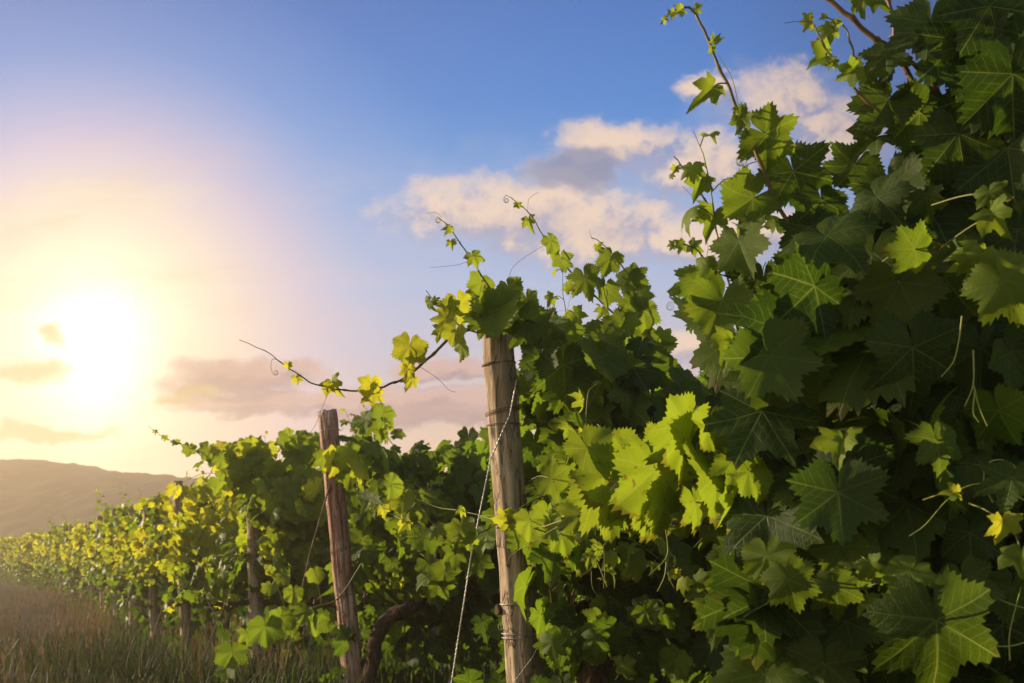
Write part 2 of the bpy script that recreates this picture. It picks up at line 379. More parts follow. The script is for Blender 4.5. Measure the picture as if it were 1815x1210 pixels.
def add_leaf(g, T, base, tip, nrm, scale, rnd, age, rng, mi=0, hero=False):
    V, f3, f4 = T[rng.integers(len(T))]
    y = unit(tip); z = unit(nrm - y * np.dot(nrm, y)); x = np.cross(y, z)
    sx = rng.uniform(0.92, 1.1)
    W = (V * np.array([sx, 1, 1])) * scale @ np.stack([x, y, z]) + base
    uv = V[:, :2]; n0 = g.n
    if f4 is not None:
        g.add(W, f4, uv, rnd, age, mi); g.f.append(f3 + n0); g.mi.append(np.full(len(f3), mi))
    else: g.add(W, f3, uv, rnd, age, mi)
def tip_frame(ang):
    """tip direction in the plane facing the camera; 0 = down, 90 = right"""
    a = R(ang); return np.array([math.sin(a), 0, -math.cos(a)])
def hero_leaf(g, px, py, wpx, ang, D, rng, age=0.15, rnd=None, tilt=28, stem=None, stem_geo=None, lean=None):
    c = P(px, py, D); s = wpx * D / F / 1.42
    t = tip_frame(ang + rng.normal(0, 6)); view = unit(c - np.array([0, 0, EYE]))
    t = unit(t + view * rng.normal(-0.10, 0.25))
    nrm = unit(-view + np.array([rng.normal(0, math.tan(R(tilt)) * 0.7), 0, rng.normal(0.25, math.tan(R(tilt)) * 0.6)]))
    if rng.random() < 0.22: nrm = -nrm
    if lean is not None: nrm = unit(np.asarray(lean, float))
    base = c - t * 0.28 * s
    add_leaf(g, YOUNG if s < 0.05 else HI, base, t, nrm, s, rng.random() if rnd is None else rnd, age, rng)
    pe = stem if stem is not None else base - t * s * 0.5 + np.array([rng.normal(0, .02), rng.uniform(0.08, 0.15), rng.normal(0.0, .02)])
    mid = (base + pe) / 2 + np.array([0, 0, 0.12 * s]) - nrm * 0.05 * s
    (stem_geo or g).tube(crom([pe, mid, base], 4), 0.0014, 4, age=0.75, mi=0 if stem_geo is not None else 1, cap=False)
def add_tendril(g, pts, D, r=0.0011, curl=True, rng=None):
    q = [P(x, y, D if np.isscalar(D) else D[i]) for i, (x, y) in enumerate(pts)]
    c = crom(q, 8)
    if curl:
        e = c[-1]; dirv = unit(c[-1] - c[-3]); k = 26; a = np.linspace(0, 4.5 * math.pi, k)
        rad = np.linspace(0.010, 0.003, k); up = unit(np.cross(dirv, [0.1, 1, 0.2])); 
        sp = e + up * rad[0] + np.outer(np.sin(a) * rad, dirv) - np.outer(np.cos(a) * rad, up) + np.outer(a * 0.0006, [0, 1, 0])
        c = np.vstack([c, sp[1:]])
    g.tube(c, np.linspace(r, r * 0.55, len(c)), 5, age=0.9, cap=False)

# ------------------------------------------------------------------ shoots and vines
ROWD = np.array([0.88, 0.475, 0.0]); ROWD /= np.linalg.norm(ROWD); FRONT = np.array([ROWD[1], -ROWD[0], 0.0])
STEP = np.array([-1.03, 2.03]); E0 = np.array([0.0, 3.4])
def row_end(i):
    e = E0 + STEP * (i - 1) + np.array([-0.055 * max(0, i - 9) ** 1.6, 0]); return np.array([e[0], e[1], gz(e[0], e[1])])
def leaf_on(g, p, side, size, age, rng, T, outward, mi=0):
    pd = unit(side + outward * rng.uniform(0, 0.7) + np.array([0, 0, rng.uniform(-0.1, 0.6)])); pl = size * rng.uniform(0.5, 0.9)
    base = p + pd * pl
    tip = unit(pd * 0.55 + outward * 0.35 + np.array([0, 0, -rng.uniform(0.2, 1.1)]) + rng.normal(0, 0.3, 3))
    nrm = unit(outward * rng.uniform(0.2, 1.0) + np.array([0, 0, rng.uniform(0.3, 1.0)]) + rng.normal(0, 0.35, 3))
    add_leaf(g, YOUNG if (size < 0.07 and T is MID) else T, base, tip, nrm, size / 1.42 * rng.uniform(0.85, 1.15), rng.random(), age, rng, mi)
    g.tube(crom([p, p + pd * pl * 0.5 + np.array([0, 0, 0.01]), base], 2), 0.0013, 3, age=0.7, mi=1, cap=False)
def grow_shoot(g, p0, d0, L, rng, T, outward, size=0.15, droop=0.25, r0=0.004, leaf_from=0.1, dens=0.07):
    n = 14; p = np.array(p0, float); dd = unit(d0); pts = [p.copy()]; st = L / n
    for i in range(n):
        dd = unit(dd + rng.normal(0, 0.09, 3) + np.array([0, 0, -droop * st * (1 + 2.0 * i / n)])); p = p + dd * st; pts.append(p.copy())
    pts = np.array(pts); t = np.linspace(0, 1, n + 1)
    g.tube(pts, r0 * (1 - 0.8 * t), 5, age=t ** 1.5 * 0.9, mi=1, cap=False)
    s = leaf_from * L; sg = 1
    while s < L:
        u = s / L; k = min(int(u * n), n - 1); q = pts[k] + (pts[k + 1] - pts[k]) * (u * n - k); tg = unit(pts[k + 1] - pts[k])
        sd = unit(np.cross(tg, outward + np.array([0.01, 0, 0.02]))) * sg; sg = -sg
        sz = size * (1 - 0.82 * max(0, (u - 0.35) / 0.65) ** 1.1) * rng.uniform(0.8, 1.15)
        leaf_on(g, q, sd, sz, min(1, max(0, (u - 0.45) * 1.6) + 0.12 * rng.random()), rng, T, outward)
        s += dens * (1.15 - 0.6 * u)
    return pts
def trunk_parts(root, base, rng, arm=True, h=0.52, detail=True, arm_dirs=(1, -1)):
    g = Geo(); lean = rng.normal(0, 0.05, 2)
    b = np.array(base, float); pts = [b + [0, 0, -0.08], b + [0.02, 0.0, 0.12], b + [lean[0], lean[1], 0.3], b + [lean[0] * 0.4, lean[1], h]]
    c = crom(pts, 7); g.tube(c, np.linspace(0.042, 0.03, len(c)) * rng.uniform(0.9, 1.2), 18 if detail else 8, ridge=0.13 if detail else 0.0, nr=3, twist=26, rng=rng if detail else None)
    loc = np.array(root.location)
    g.build('trunk', BARK, root, loc=loc)
    if arm:
        g = Geo(); tp = c[-1]
        for s in arm_dirs:
            q = crom([tp - [0, 0, 0.05], tp + ROWD * s * 0.1 + [0, 0, 0.04], tp + ROWD * s * 0.3 + [0, 0, 0.05 + rng.normal(0, .015)], tp + ROWD * s * 0.55 + [0, 0, 0.05]], 7)
            g.tube(q, np.linspace(0.03, 0.016, len(q)), 14 if detail else 7, ridge=0.13 if detail else 0.0, nr=3, twist=30, rng=rng if detail else None)
        g.build('arm', BARK, root, loc=loc)
    return c[-1]
def foliage(root, base, rng, T, mat, n_fill, n_shoot, width=1.05, z0=0.42, z1=1.42, thick=0.34, size=0.15, top_shoots=4, smin=-9, age0=0.08, low=0, head=-9):
    g = Geo(); b = np.array(base, float)
    for k in range(n_shoot):
        a = max(rng.uniform(-width / 2, width / 2), smin); side = rng.choice([1, 1, -1]); p0 = b + ROWD * a + [0, 0, 0.55] + FRONT * rng.normal(0, 0.04)
        grow_shoot(g, p0, np.array([0, 0, 1.0]) + FRONT * side * rng.uniform(0.1, 0.75) + ROWD * rng.normal(0, 0.2), rng.uniform(0.6, 1.05), rng, T, FRONT * side, size, 0.9)
    for k in range(top_shoots):
        a = max(rng.uniform(-width / 2, width / 2), smin); p0 = b + ROWD * a + [0, 0, z1 - 0.35] + FRONT * rng.normal(0, 0.08)
        grow_shoot(g, p0, np.array([0, 0, 1.0]) + ROWD * rng.normal(-0.25, 0.25) + FRONT * rng.normal(0, 0.2), rng.uniform(0.4, 0.75), rng, T, FRONT * rng.choice([1, -1]), size * 0.8, 0.15)
    for k in range(n_fill):
        a = rng.uniform(-width / 2, width / 2)
        if a < smin: a = smin + rng.random() * 0.3
        z = z0 + (z1 - z0) * rng.beta(1.5, 1.15)
        if a < head: z = max(z, rng.uniform(0.85, 1.4))
        u = (z - z0) / (z1 - z0); wz = thick * (0.65 + 0.5 * math.sin(math.pi * min(1, u * 0.9 + 0.05)))
        q = rng.uniform(-1, 1); q = np.sign(q) * abs(q) ** 0.6; side = 1 if q > 0 else -1
        wob = 0.07 * math.sin(a * 7 + z * 5 + b[0] * 3)
        p = b + ROWD * a + FRONT * (q * wz + wob) + [0, 0, z + 0.05 * math.sin(a * 9 + b[1])]
        tip = unit(np.array([0, 0, -1.0]) * rng.uniform(0.3, 1.2) + FRONT * side * rng.uniform(0.1, 0.8) + ROWD * rng.normal(0, 0.5))
        nrm = unit(FRONT * side * rng.uniform(0.3, 1.1) + np.array([0, 0, rng.uniform(0.1, 0.9)]) + rng.normal(0, 0.4, 3))
        add_leaf(g, T, p, tip, nrm, size / 1.42 * rng.uniform(0.55, 1.2), rng.random(), max(0, rng.normal(age0, 0.14)), rng)
    for k in range(low):
        a = rng.uniform(-width / 2, width / 2); p = b + ROWD * a + FRONT * rng.normal(0, 0.16) + [0, 0, rng.uniform(0.06, 0.55)]
        add_leaf(g, T, p, np.array([rng.normal(0, .5), rng.normal(0, .5), -0.7]), FRONT * rng.choice([1, 1, -1]) + np.array([0, 0, rng.uniform(0.1, 0.9)]) + rng.normal(0, 0.4, 3), size / 1.42 * rng.uniform(0.4, 1.0), rng.random() * 0.45, 0.0, rng)  # low leaves coloured darker, painting in the shade near the ground
    return g

# ------------------------------------------------------------------ ground, hill
def soil_material():
    m, nt, o = newmat('vineyard_soil'); g = nt.nodes.new('ShaderNodeNewGeometry'); x, y, z = sep(nt, g.outputs['Position'])
    n = noise(nt, comb(nt, x, y), 1.3, 6, 0.6); n2 = noise(nt, comb(nt, x, y), 14, 5, 0.65)
    c = mixc(nt, n2.step(0.3, 0.7), (0.022, 0.013, 0.008), (0.05, 0.028, 0.017)); c = mixc(nt, n.step(0.45, 0.6) * 0.7, c, (0.025, 0.034, 0.010))
    b = princ(nt, c, 0.95, 0.1, n2, 0.8, 0.05); nt.links.new(b.outputs[0], o.inputs[0]); return m
gx = np.concatenate([np.linspace(-420, -40, 14), np.linspace(-34, 34, 60), np.linspace(40, 420, 14)])
gy = np.concatenate([np.linspace(-60, -10, 8), np.linspace(-6, 44, 60), np.linspace(52, 330, 18)])
XX, YY = np.meshgrid(gx, gy); rg = np.random.default_rng(5)
ZZ = gz(XX, YY) + np.where((abs(XX) < 36) & (YY < 46), rg.normal(0, 0.018, XX.shape), 0)
i, j = np.meshgrid(np.arange(len(gy) - 1), np.arange(len(gx) - 1), indexing='ij'); k = i * len(gx) + j
g = Geo(); g.add(np.stack([XX, YY, ZZ], -1).reshape(-1, 3), np.stack([k, k + 1, k + len(gx) + 1, k + len(gx)], -1).reshape(-1, 4))
tag(g.build('ground', soil_material()), kind='structure')

def hill_material():
    m, nt, o = newmat('wooded_hill'); g = nt.nodes.new('ShaderNodeNewGeometry'); x, y, z = sep(nt, g.outputs['Position'])
    n = noise(nt, comb(nt, x, y, z), 0.05, 6, 0.6); n2 = noise(nt, comb(nt, x, y, z), 0.35, 4, 0.65)
    c = mixc(nt, n2.step(0.3, 0.7), (0.014, 0.02, 0.014), (0.04, 0.042, 0.026)); c = mixc(nt, n.step(0.55, 0.65), c, (0.07, 0.055, 0.035))
    b = princ(nt, c, 1.0, 0.05); nt.links.new(b.outputs[0], o.inputs[0]); return m
HD = 165.0
rp = np.array([[-1200, 860], [-500, 850], [-150, 828], [0, 817], [70, 811], [150, 820], [210, 832], [270, 837], [370, 847], [480, 868], [650, 900], [900, 925], [1400, 935], [2200, 930], [3200, 950]], float)
nx, ny = 620, 46
ux = np.linspace(-900, 2700, nx); vy = np.linspace(0, 1, ny)
UX, VY = np.meshgrid(ux, vy)
ridge = (HY - np.interp(UX, rp[:, 0], rp[:, 1])) / F * HD + EYE
prof = np.where(VY < 0.72, np.sin(np.clip(VY / 0.72, 0, 1) * math.pi / 2) ** 1.25, 1 - ((VY - 0.72) / 0.28) ** 2)
Yh = 85 + (HD - 85) / 0.72 * VY; Xh = (UX - CX) / F * HD
rg = np.random.default_rng(8)
bump = rg.normal(0, 1, UX.shape); bump = bump * 0.55 + np.roll(bump, 1, 1) * 0.45
big = np.sin(Xh * 0.05 + VY * 5) * 1.2 + np.sin(Xh * 0.021 + VY * 9 + 1) * 1.8
Zh = -0.6 + ridge * prof + (bump * 0.24 + big * 0.25 * (1 - VY)) * np.clip(prof * 3, 0, 1)
i, j = np.meshgrid(np.arange(ny - 1), np.arange(nx - 1), indexing='ij'); k = i * nx + j
g = Geo(); g.add(np.stack([Xh, Yh, Zh], -1).reshape(-1, 3), np.stack([k, k + 1, k + nx + 1, k + nx], -1).reshape(-1, 4))
tag(g.build('hill', hill_material()), kind='structure')

# ------------------------------------------------------------------ posts
def smooth_noise(rng, n, k):
    a = rng.normal(0, 1, n)
    for _ in range(k): a = (np.roll(a, 1) + a + np.roll(a, -1)) / 3
    return a / (a.std() + 1e-6)
def make_post(i, foot, top, rad, mat, label, rng, detail=True, group='end posts of the vine rows', loops=(), grooves=3, split=False):
    """post from foot to top (world points); loops: heights (0..1) and turns of the wire wound round it"""
    root = thing('wooden_post', label, 'post', foot, group); foot = np.array(foot, float); top = np.array(top, float)
    ax = unit(top - foot); u = unit(np.cross(ax, [0, 1, 0])); b = np.cross(ax, u)
    k = 56 if detail else 16; m = 70 if detail else 12; ang = np.arange(k) * 2 * np.pi / k
    circ = smooth_noise(rng, k, 3) * 0.035; V = []
    gr = [(rng.uniform(0, 6.28) if not detail else a0, rng.uniform(0.0, 0.4), rng.uniform(0.6, 1.0)) for a0 in ([4.2, 5.1, 4.75, 2.0, 1.0][:grooves])]
    wv = smooth_noise(rng, m + 8, 4); wu = smooth_noise(rng, m + 8, 6); L = np.linalg.norm(top - foot)
    for q in range(m):
        t = q / (m - 1); h = -0.25 + (L + 0.25) * t
        r = rad * (1.06 - 0.12 * t) * (1 + circ + 0.012 * wv[q] + rng.normal(0, 0.006, k))
        for (a0, t0, t1) in gr:
            wdt = 0.10; aa = a0 + 0.08 * math.sin(t * 9 + a0)
            dlt = np.abs((ang - aa + np.pi) % (2 * np.pi) - np.pi); r -= rad * 0.14 * np.exp(-(dlt / wdt) ** 2) * (1 if t0 < t < t1 else 0.25) * (1 if detail else 0.4)
        if split:
            dlt = np.abs((ang - 4.95 + 0.35 * math.sin(t * 7) + np.pi) % (2 * np.pi) - np.pi)
            r -= rad * 0.20 * (dlt < 0.55 + 0.2 * wv[q]) * (0.15 < (t * 2.3) % 1 < 0.85)
        if q == m - 1: r = r * 0.96
        V.append(foot + ax * h + np.outer(np.cos(ang) * r, u) + np.outer(np.sin(ang) * r, b) + u * wu[q] * rad * 0.03 + (np.outer(smooth_noise(rng, k, 1) * rad * 0.05, ax) if q == m - 1 else 0))
    V.append((top + ax * rad * 0.02)[None]); V = np.concatenate(V)
    ii = np.arange(m - 1)[:, None] * k; jj = np.arange(k)[None]; j2 = (jj + 1) % k
    g = Geo(); g.add(V, np.stack([ii + jj, ii + k + jj, ii + k + j2, ii + j2], -1).reshape(-1, 4)[:, ::-1])
    j1 = np.arange(k); g.f.append(np.stack([(m - 1) * k + j1, (m - 1) * k + (j1 + 1) % k, np.full(k, m * k)], -1)); g.mi.append(np.zeros(k))
    g.build('shaft', mat, root, smooth=True, loc=foot)
    for (t, turns, pitch, rusty) in loops:
        g = Geo(); n = int(40 * turns); a = np.linspace(0, turns * 2 * np.pi, n) + rng.uniform(0, 6)
        rr = rad * (1.10 - 0.12 * t); c = foot + ax * L * t
        tilt = rng.normal(0, 0.10)
        pts = c + np.outer(np.cos(a) * rr * 1.05, u) + np.outer(np.sin(a) * rr * 1.05, b) + np.outer(np.linspace(0, pitch, n) + np.cos(a) * rr * tilt, ax)
        g.tube(pts, 0.0016, 5); 
        e = pts[-1]; g.tube(crom([e, e + unit(e - c) * 0.012 + [0, 0, -.006], e + unit(e - c) * 0.02 + [0.004, 0, 0.008]], 4), 0.0015, 5)
        g.build('wire_loop', RUST if rusty else WIRE, root, loc=foot)
    return root, foot, top, ax

rg = np.random.default_rng(21)
p1 = make_post(1, P(941, 1370, 3.4), P(880, 588, 3.4), 0.056, WOOD, 'tall weathered grey wooden post in the centre, wound with wire and capped by leaves', rg,
               loops=[(0.925, 1.2, 0.004, True), (0.815, 2.3, 0.012, True), (0.79, 1.1, -.004, True), (0.585, 1.1, 0.003, True), (0.382, 1.15, 0.006, False), (0.305, 2.1, 0.03, False)])
p2 = make_post(2, P(632, 1245, 5.4), P(580, 728, 5.4), 0.054, WOOD_RED, 'split pinkish brown wooden post with peeling side under the long bare cane', rg,
               loops=[(0.93, 1.1, 0.004, False), (0.52, 2.1, 0.02, True), (0.37, 1.1, 0.004, True), (0.245, 2.2, 0.03, False)], split=True, grooves=5)
p3 = make_post(3, P(457, 1190, 7.5), P(446, 835, 7.5), 0.053, WOOD, 'straight grey wooden post with leaves hiding its top, left of the split pinkish post', rg,
               loops=[(0.62, 1.2, 0.01, True), (0.36, 1.2, 0.01, True), (0.22, 1.2, 0.01, False)])
labs = ['pale hazy post whose top sticks out above yellow leaves left of the grey post',
        'thin leaning post with bare foot in dry grass, fifth counting back from the centre post',
        'faint post among yellow leaves, sixth counting back from the centre post',
        'faint post among yellow leaves, seventh counting back from the centre post',
        'faint post above dry grass, eighth counting back from the centre post',
        'faint post above dry grass, ninth counting back from the centre post',
        'small washed out post, tenth counting back from the centre post',
        'small washed out post, eleventh counting back from the centre post',
        'farthest and smallest washed out post at the left edge of the vineyard']
far_posts = {}
for n_, lab in enumerate(labs):
    i_ = n_ + 4; e = row_end(i_); ln = rg.normal(-0.07, 0.03)
    far_posts[i_] = make_post(i_, e, e + np.array([ln, 0, 1.50 + rg.normal(0, 0.05) + (0.08 if i_ == 4 else 0) + 0.20]), 0.052, WOOD, lab, rg, detail=False, grooves=2, loops=[(0.5, 1.2, 0.01, True)] if i_ < 7 else [])

# ------------------------------------------------------------------ guy wires and trellis wires
def twisted(pts, r=0.0022, pitch=0.03, off=0.0026):
    c = np.array(pts, float); L = np.concatenate([[0], np.cumsum(np.linalg.norm(np.diff(c, axis=0), axis=1))]); n = max(20, int(L[-1] / 0.006))
    s = np.linspace(0, L[-1], n); q = np.stack([np.interp(s, L, c[:, k]) for k in range(3)], 1); t = unit(np.gradient(q, axis=0))
    u = unit(np.cross(t, [0, 1, 0.1])); b = np.cross(t, u); o = []
    for ph in (0, math.pi):
        a = s / pitch * 2 * math.pi + ph; o.append(q + u * (np.cos(a) * off)[:, None] + b * (np.sin(a) * off)[:, None])
    return o
def guy(label, pts, r=0.0022, off=0.0026, mat=WIRE, pitch=0.03):
    root = thing('guy_wire', label, 'wire', pts[-1], 'guy wires bracing the end posts')
    for s_ in twisted(pts, r, pitch, off):
        g = Geo(); g.tube(s_, r, 5); g.build('strand', mat, root, loc=np.array(pts[-1]))
    return root
guy('pale twisted wire running down left from the centre post to the ground', [P(916, 672, 3.33), P(904, 735, 3.32), P(870, 812, 3.30), P(835, 985, 3.27), P(800, 1210, 3.24), P(778, 1352, 3.22)], 0.0014, 0.0017)
guy('slack tie wire from the low wire loop of the centre post', [P(956, 1140, 3.34), P(944, 1165, 3.33), P(912, 1208, 3.30), P(850, 1300, 3.22), P(815, 1356, 3.2)], 0.0013, 0.0010)
guy('twisted wire slanting down left from the split pinkish post', [P(585, 858, 5.33), P(548, 985, 5.3), P(500, 1210, 5.25), P(493, 1238, 5.24)], 0.0024, 0.0026, RUST)
guy('straight wire slanting down left from the grey post beyond the split one', [P(434, 978, 7.4), P(395, 1080, 7.36), P(350, 1190, 7.3)], 0.003, 0.003, RUST)
guy('faint wire slanting down left in front of the hazy fourth post', [P(322, 975, 9.4), P(302, 1030, 9.35), P(270, 1133, 9.25)], 0.003, 0.003, RUST)
guy('faintest wire slanting down left near the thin leaning post', [P(250, 985, 11.4), P(232, 1045, 11.3), P(212, 1105, 11.2)], 0.003, 0.003, RUST)
def trellis(label, a, length, sag=0.02, r=0.0014, twist=False):
    a = np.array(a, float); b = a + ROWD * length; mid = (a + b) / 2 - [0, 0, sag]; c = crom([a, mid, b], 14)
    root = thing('trellis_wire', label, 'wire', a, 'trellis wires along the rows')
    for s_ in (twisted(c, r, 0.05, 0.004) if twist else [c]):
        g = Geo(); g.tube(s_, r, 5); g.build('strand', RUST, root, loc=a)
trellis('loosely twisted rusty wire leaving the centre post at the upper double loop', P(924, 742, 3.37), 3.6, 0.10, 0.0013, True)
trellis('single thin wire leaving the centre post below the hanging tendrils', P(950, 1074, 3.37), 3.6, 0.02)
trellis('twisted wire leaving the split pinkish post at mid height', P(620, 966, 5.38), 3.2, 0.06, 0.0016, True)
trellis('single wire leaving the grey post behind the split post', P(468, 1000, 7.5), 3.0, 0.03, 0.0016)

# ------------------------------------------------------------------ row vines
def vine(i, s, label, rng, T, mat, fill, shoots, tops, **kw):
    b = row_end(i) + ROWD * s; b[2] = gz(b[0], b[1]); b = b + np.array([0, 0, 0.0])
    root = thing('grape_vine', label, 'grape vine', b, 'vines trained along the rows')
    trunk_parts(root, b, rng, detail=i < 4)
    g = foliage(root, b, rng, T, mat, fill, shoots, top_shoots=tops, **kw)
    if i >= 3:                                            # loose shoots hanging out of the head of the row
        for k in range(7):
            p0 = b - ROWD * rng.uniform(0.3, 0.45) + FRONT * rng.normal(0, 0.22) + [0, 0, rng.uniform(0.6, 1.5)]
            grow_shoot(g, p0, -ROWD * rng.uniform(0.5, 1.0) + FRONT * rng.normal(0, 0.5) + np.array([0, 0, rng.uniform(-0.3, 0.9)]), rng.uniform(0.35, 0.75), rng, T, -ROWD, 0.12, 1.6)
    g.build('foliage', [mat, CANE], root, loc=b)
    return root, b
vine_11, b11 = vine(1, 0.50, 'dark green vine just right of the wire-wound centre post, its shoots crossing the sky', np.random.default_rng(31), MID, LEAF, 430, 9, 1, smin=-0.34, z1=1.44, low=130)
vine(1, 1.50, 'shaded vine second along the row of the centre post, behind the bright cluster', np.random.default_rng(32), MID, LEAF, 480, 9, 3, low=130)
vine(1, 2.50, 'shaded vine third along the row of the centre post, behind the large near leaves', np.random.default_rng(33), MID, LEAF, 420, 8, 3, low=130)
vine(1, 3.50, 'shaded vine fourth along the row of the centre post, mostly hidden by near leaves', np.random.default_rng(34), MID, LEAF_FAR, 360, 8, 3, low=130)
vine(2, 0.52, 'sunlit vine at the split pinkish post, with a bare gnarled arm beneath', np.random.default_rng(41), MID, LEAF, 520, 11, 5, size=0.14, age0=0.14, smin=-0.30, low=130)
vine(2, 1.52, 'vine rising left of the centre post, second along the row of the split post', np.random.default_rng(42), MID, LEAF, 520, 10, 6, size=0.14, z1=1.58, low=130)
vine(2, 2.52, 'vine behind the centre post, third along the row of the split post', np.random.default_rng(43), MID, LEAF_FAR, 400, 8, 4, low=130)
vine(3, 0.50, 'yellow lit vine covering the top of the straight grey post', np.random.default_rng(51), MID, LEAF_FAR, 600, 15, 5, size=0.135, smin=-0.34, age0=0.7, low=50, z1=1.56, head=-0.12)  # high leaf age paints the yellow sunlight into the leaf colour
vine(3, 1.50, 'yellow green vine seen between the grey post and the split post', np.random.default_rng(52), MID, LEAF_FAR, 520, 9, 5, size=0.135, z1=1.5, age0=0.3, low=110)
vine(3, 2.50, 'vine behind the split post, third along the row of the grey post', np.random.default_rng(53), LOW, LEAF_FAR, 360, 6, 4, low=130)
ordn = {4: 'fourth', 5: 'fifth', 6: 'sixth', 7: 'seventh', 8: 'eighth', 9: 'ninth', 10: 'tenth', 11: 'eleventh', 12: 'twelfth', 13: 'thirteenth', 14: 'fourteenth', 15: 'fifteenth', 16: 'sixteenth', 17: 'seventeenth', 18: 'eighteenth', 19: 'nineteenth', 20: 'twentieth'}
protos = []
def copy_vine(src, loc, label):
    c = src.copy(); col.objects.link(c); c.location = loc; c['label'] = label
    for ch in src.children:
        d_ = ch.copy(); col.objects.link(d_); d_.parent = c
    return c
for n_, i_ in enumerate(range(4, 21)):
    for m_ in range(3 if i_ < 6 else (2 if i_ < 13 else 1)):
        lab = ('glowing yellow vine at the head of the %s row back from the centre post' if m_ == 0 else ('hazy yellow vine one place in along the %s row back from the centre post' if m_ == 1 else 'hazy vine two places in along the %s row back')) % ordn[i_]
        s_ = 0.42 + m_ * 1.05; b = row_end(i_) + ROWD * s_; b[2] = gz(b[0], b[1])
        if len(protos) < 5:
            r_, _ = vine(i_, s_, lab, np.random.default_rng(60 + len(protos)), LOW, LEAF_FAR, 560, 14, 6, size=0.125, age0=0.95, low=90, z1=1.72, width=1.25, head=-0.22); protos.append(r_)  # far leaves tinted gold: the glow of the low sun is painted in
        else:
            cv = copy_vine(protos[(n_ * 2 + m_ * 3) % 5], b, lab); cv.scale = (1, 1, 0.86 + 0.24 * ((n_ * 0.618 + m_ * 0.37) % 1)); cv.rotation_euler.z = 0.12 * math.sin(n_ * 2.1 + m_)

# ------------------------------------------------------------------ named shoots of the centre-post vine
def shoot_part(root, name, stem, D, r0, r1, leaves, rng, tendrils=(), a0=0.2, a1=0.9, curl_tip=True):
    """a cane drawn through photo pixels at depth D (number or list); leaves: (px,py,width,tip angle[,age])"""
    Ds = [D] * len(stem) if np.isscalar(D) else D; pts = crom([P(x, y, dd) for (x, y), dd in zip(stem, Ds)], 8); m = len(pts)
    wob = np.array([smooth_noise(rng, m, 2) for _ in range(3)]).T * r0 * 0.25
    loc = np.array(root.location); g = Geo(); rad = np.linspace(r0, r1, m); rad[::8] *= 1.35
    g.tube(pts + wob, rad, 8, age=np.linspace(a0, a1, m))
    lg = Geo()
    for lf in leaves:
        px, py, wd, an = lf[:4]; age = lf[4] if len(lf) > 4 else 0.35
        sp = np.array([[(q[0]) / q[1] * F + CX, HY - (q[2] - EYE) / q[1] * F] for q in pts]); k = int(np.argmin((sp[:, 0] - px) ** 2 + (sp[:, 1] - py) ** 2 * 1.0))
        hero_leaf(lg, px, py, wd, an, pts[k][1] + rng.normal(-0.015, 0.02), rng, age, stem=pts[k], stem_geo=g)
    sh = g.build(name, CANE, root, loc=loc)
    if leaves: lg.build('foliage', [LEAF, CANE], sh, loc=loc)
    for td in tendrils:
        g = Geo(); add_tendril(g, td[0], td[1] if len(td) > 1 else np.mean(Ds), td[2] if len(td) > 2 else 0.0011, td[3] if len(td) > 3 else True); g.build('tendril', CANE, sh, loc=loc)
    return sh
rg = np.random.default_rng(77)
shoot_part(vine_11, 'shoot', [(960, 640), (925, 590), (878, 525), (840, 465), (815, 430), (795, 400), (781, 388)], [3.4, 3.38, 3.36, 3.34, 3.34, 3.34, 3.34], 0.0042, 0.0014,
           [(797, 405, 20, -30, .8), (800, 431, 18, 10, .8), (841, 458, 32, 30, .7), (851, 508, 46, 0, .55), (842, 520, 34, -20, .5), (906, 517, 44, 30, .5), (936, 538, 42, 20, .5), (920, 500, 14, 160, .7)], rg,
           [([(835, 462), (805, 470), (762, 474)], 3.34, .0008, False), ([(781, 388), (776, 384), (773, 386)], 3.34, .0011, True), ([(783, 385), (772, 376), (752, 379)], 3.34, .0007, False), ([(900, 500), (912, 470), (955, 440), (968, 436)], 3.35, .0008, False)])
shoot_part(vine_11, 'shoot', [(1165, 680), (1138, 620), (1095, 565), (1050, 520), (1010, 480), (968, 425), (940, 380), (905, 350)], 3.42, 0.0045, 0.0013,
           [(918, 364, 14, 0, .8), (938, 394, 26, 10, .8), (981, 432, 38, 40, .6), (996, 466, 44, 15, .55), (1040, 503, 60, 20, .4), (1074, 522, 50, 10, .45), (1066, 552, 26, 0, .5), (1095, 585, 56, -50, .35), (1052, 488, 30, 60, .5), (1112, 575, 44, 30, .4)], rg,
           [([(905, 350), (897, 346), (893, 352)], 3.42, .0011, True), ([(935, 376), (938, 352), (955, 340)], 3.42, .0008, False), ([(1020, 500), (1010, 530), (1005, 548), (990, 550)], 3.42, .0007, False)])
shoot_part(vine_11, 'shoot', [(1160, 660), (1150, 590), (1125, 510), (1090, 455), (1065, 430), (1048, 420)], 3.5, 0.004, 0.0012,
           [(1061, 441, 22, 10, .75), (1079, 466, 44, -20, .5), (1096, 455, 26, 70, .6), (1112, 500, 54, -20, .4), (1130, 492, 46, 70, .45), (1136, 527, 44, 30, .45), (1142, 560, 66, 20, .4), (1120, 545, 46, -40, .35), (1152, 600, 56, 35, .4), (1168, 622, 60, 50, .5), (1140, 640, 60, 0, .35), (1180, 600, 40, 80, .5)], rg, [([(1052, 425), (1045, 412), (1046, 405)], 3.5, .0007, False)])
shoot_part(vine_11, 'shoot', [(850, 590), (820, 580), (795, 560), (775, 540), (755, 515)], 3.33, 0.003, 0.0013,
           [(815, 552, 60, 10, .85), (787, 570, 42, -30, .9), (760, 540, 28, -20, .8), (772, 533, 16, 60, .8), (800, 545, 36, 60, .6), (780, 590, 30, -10, .7)], rg)
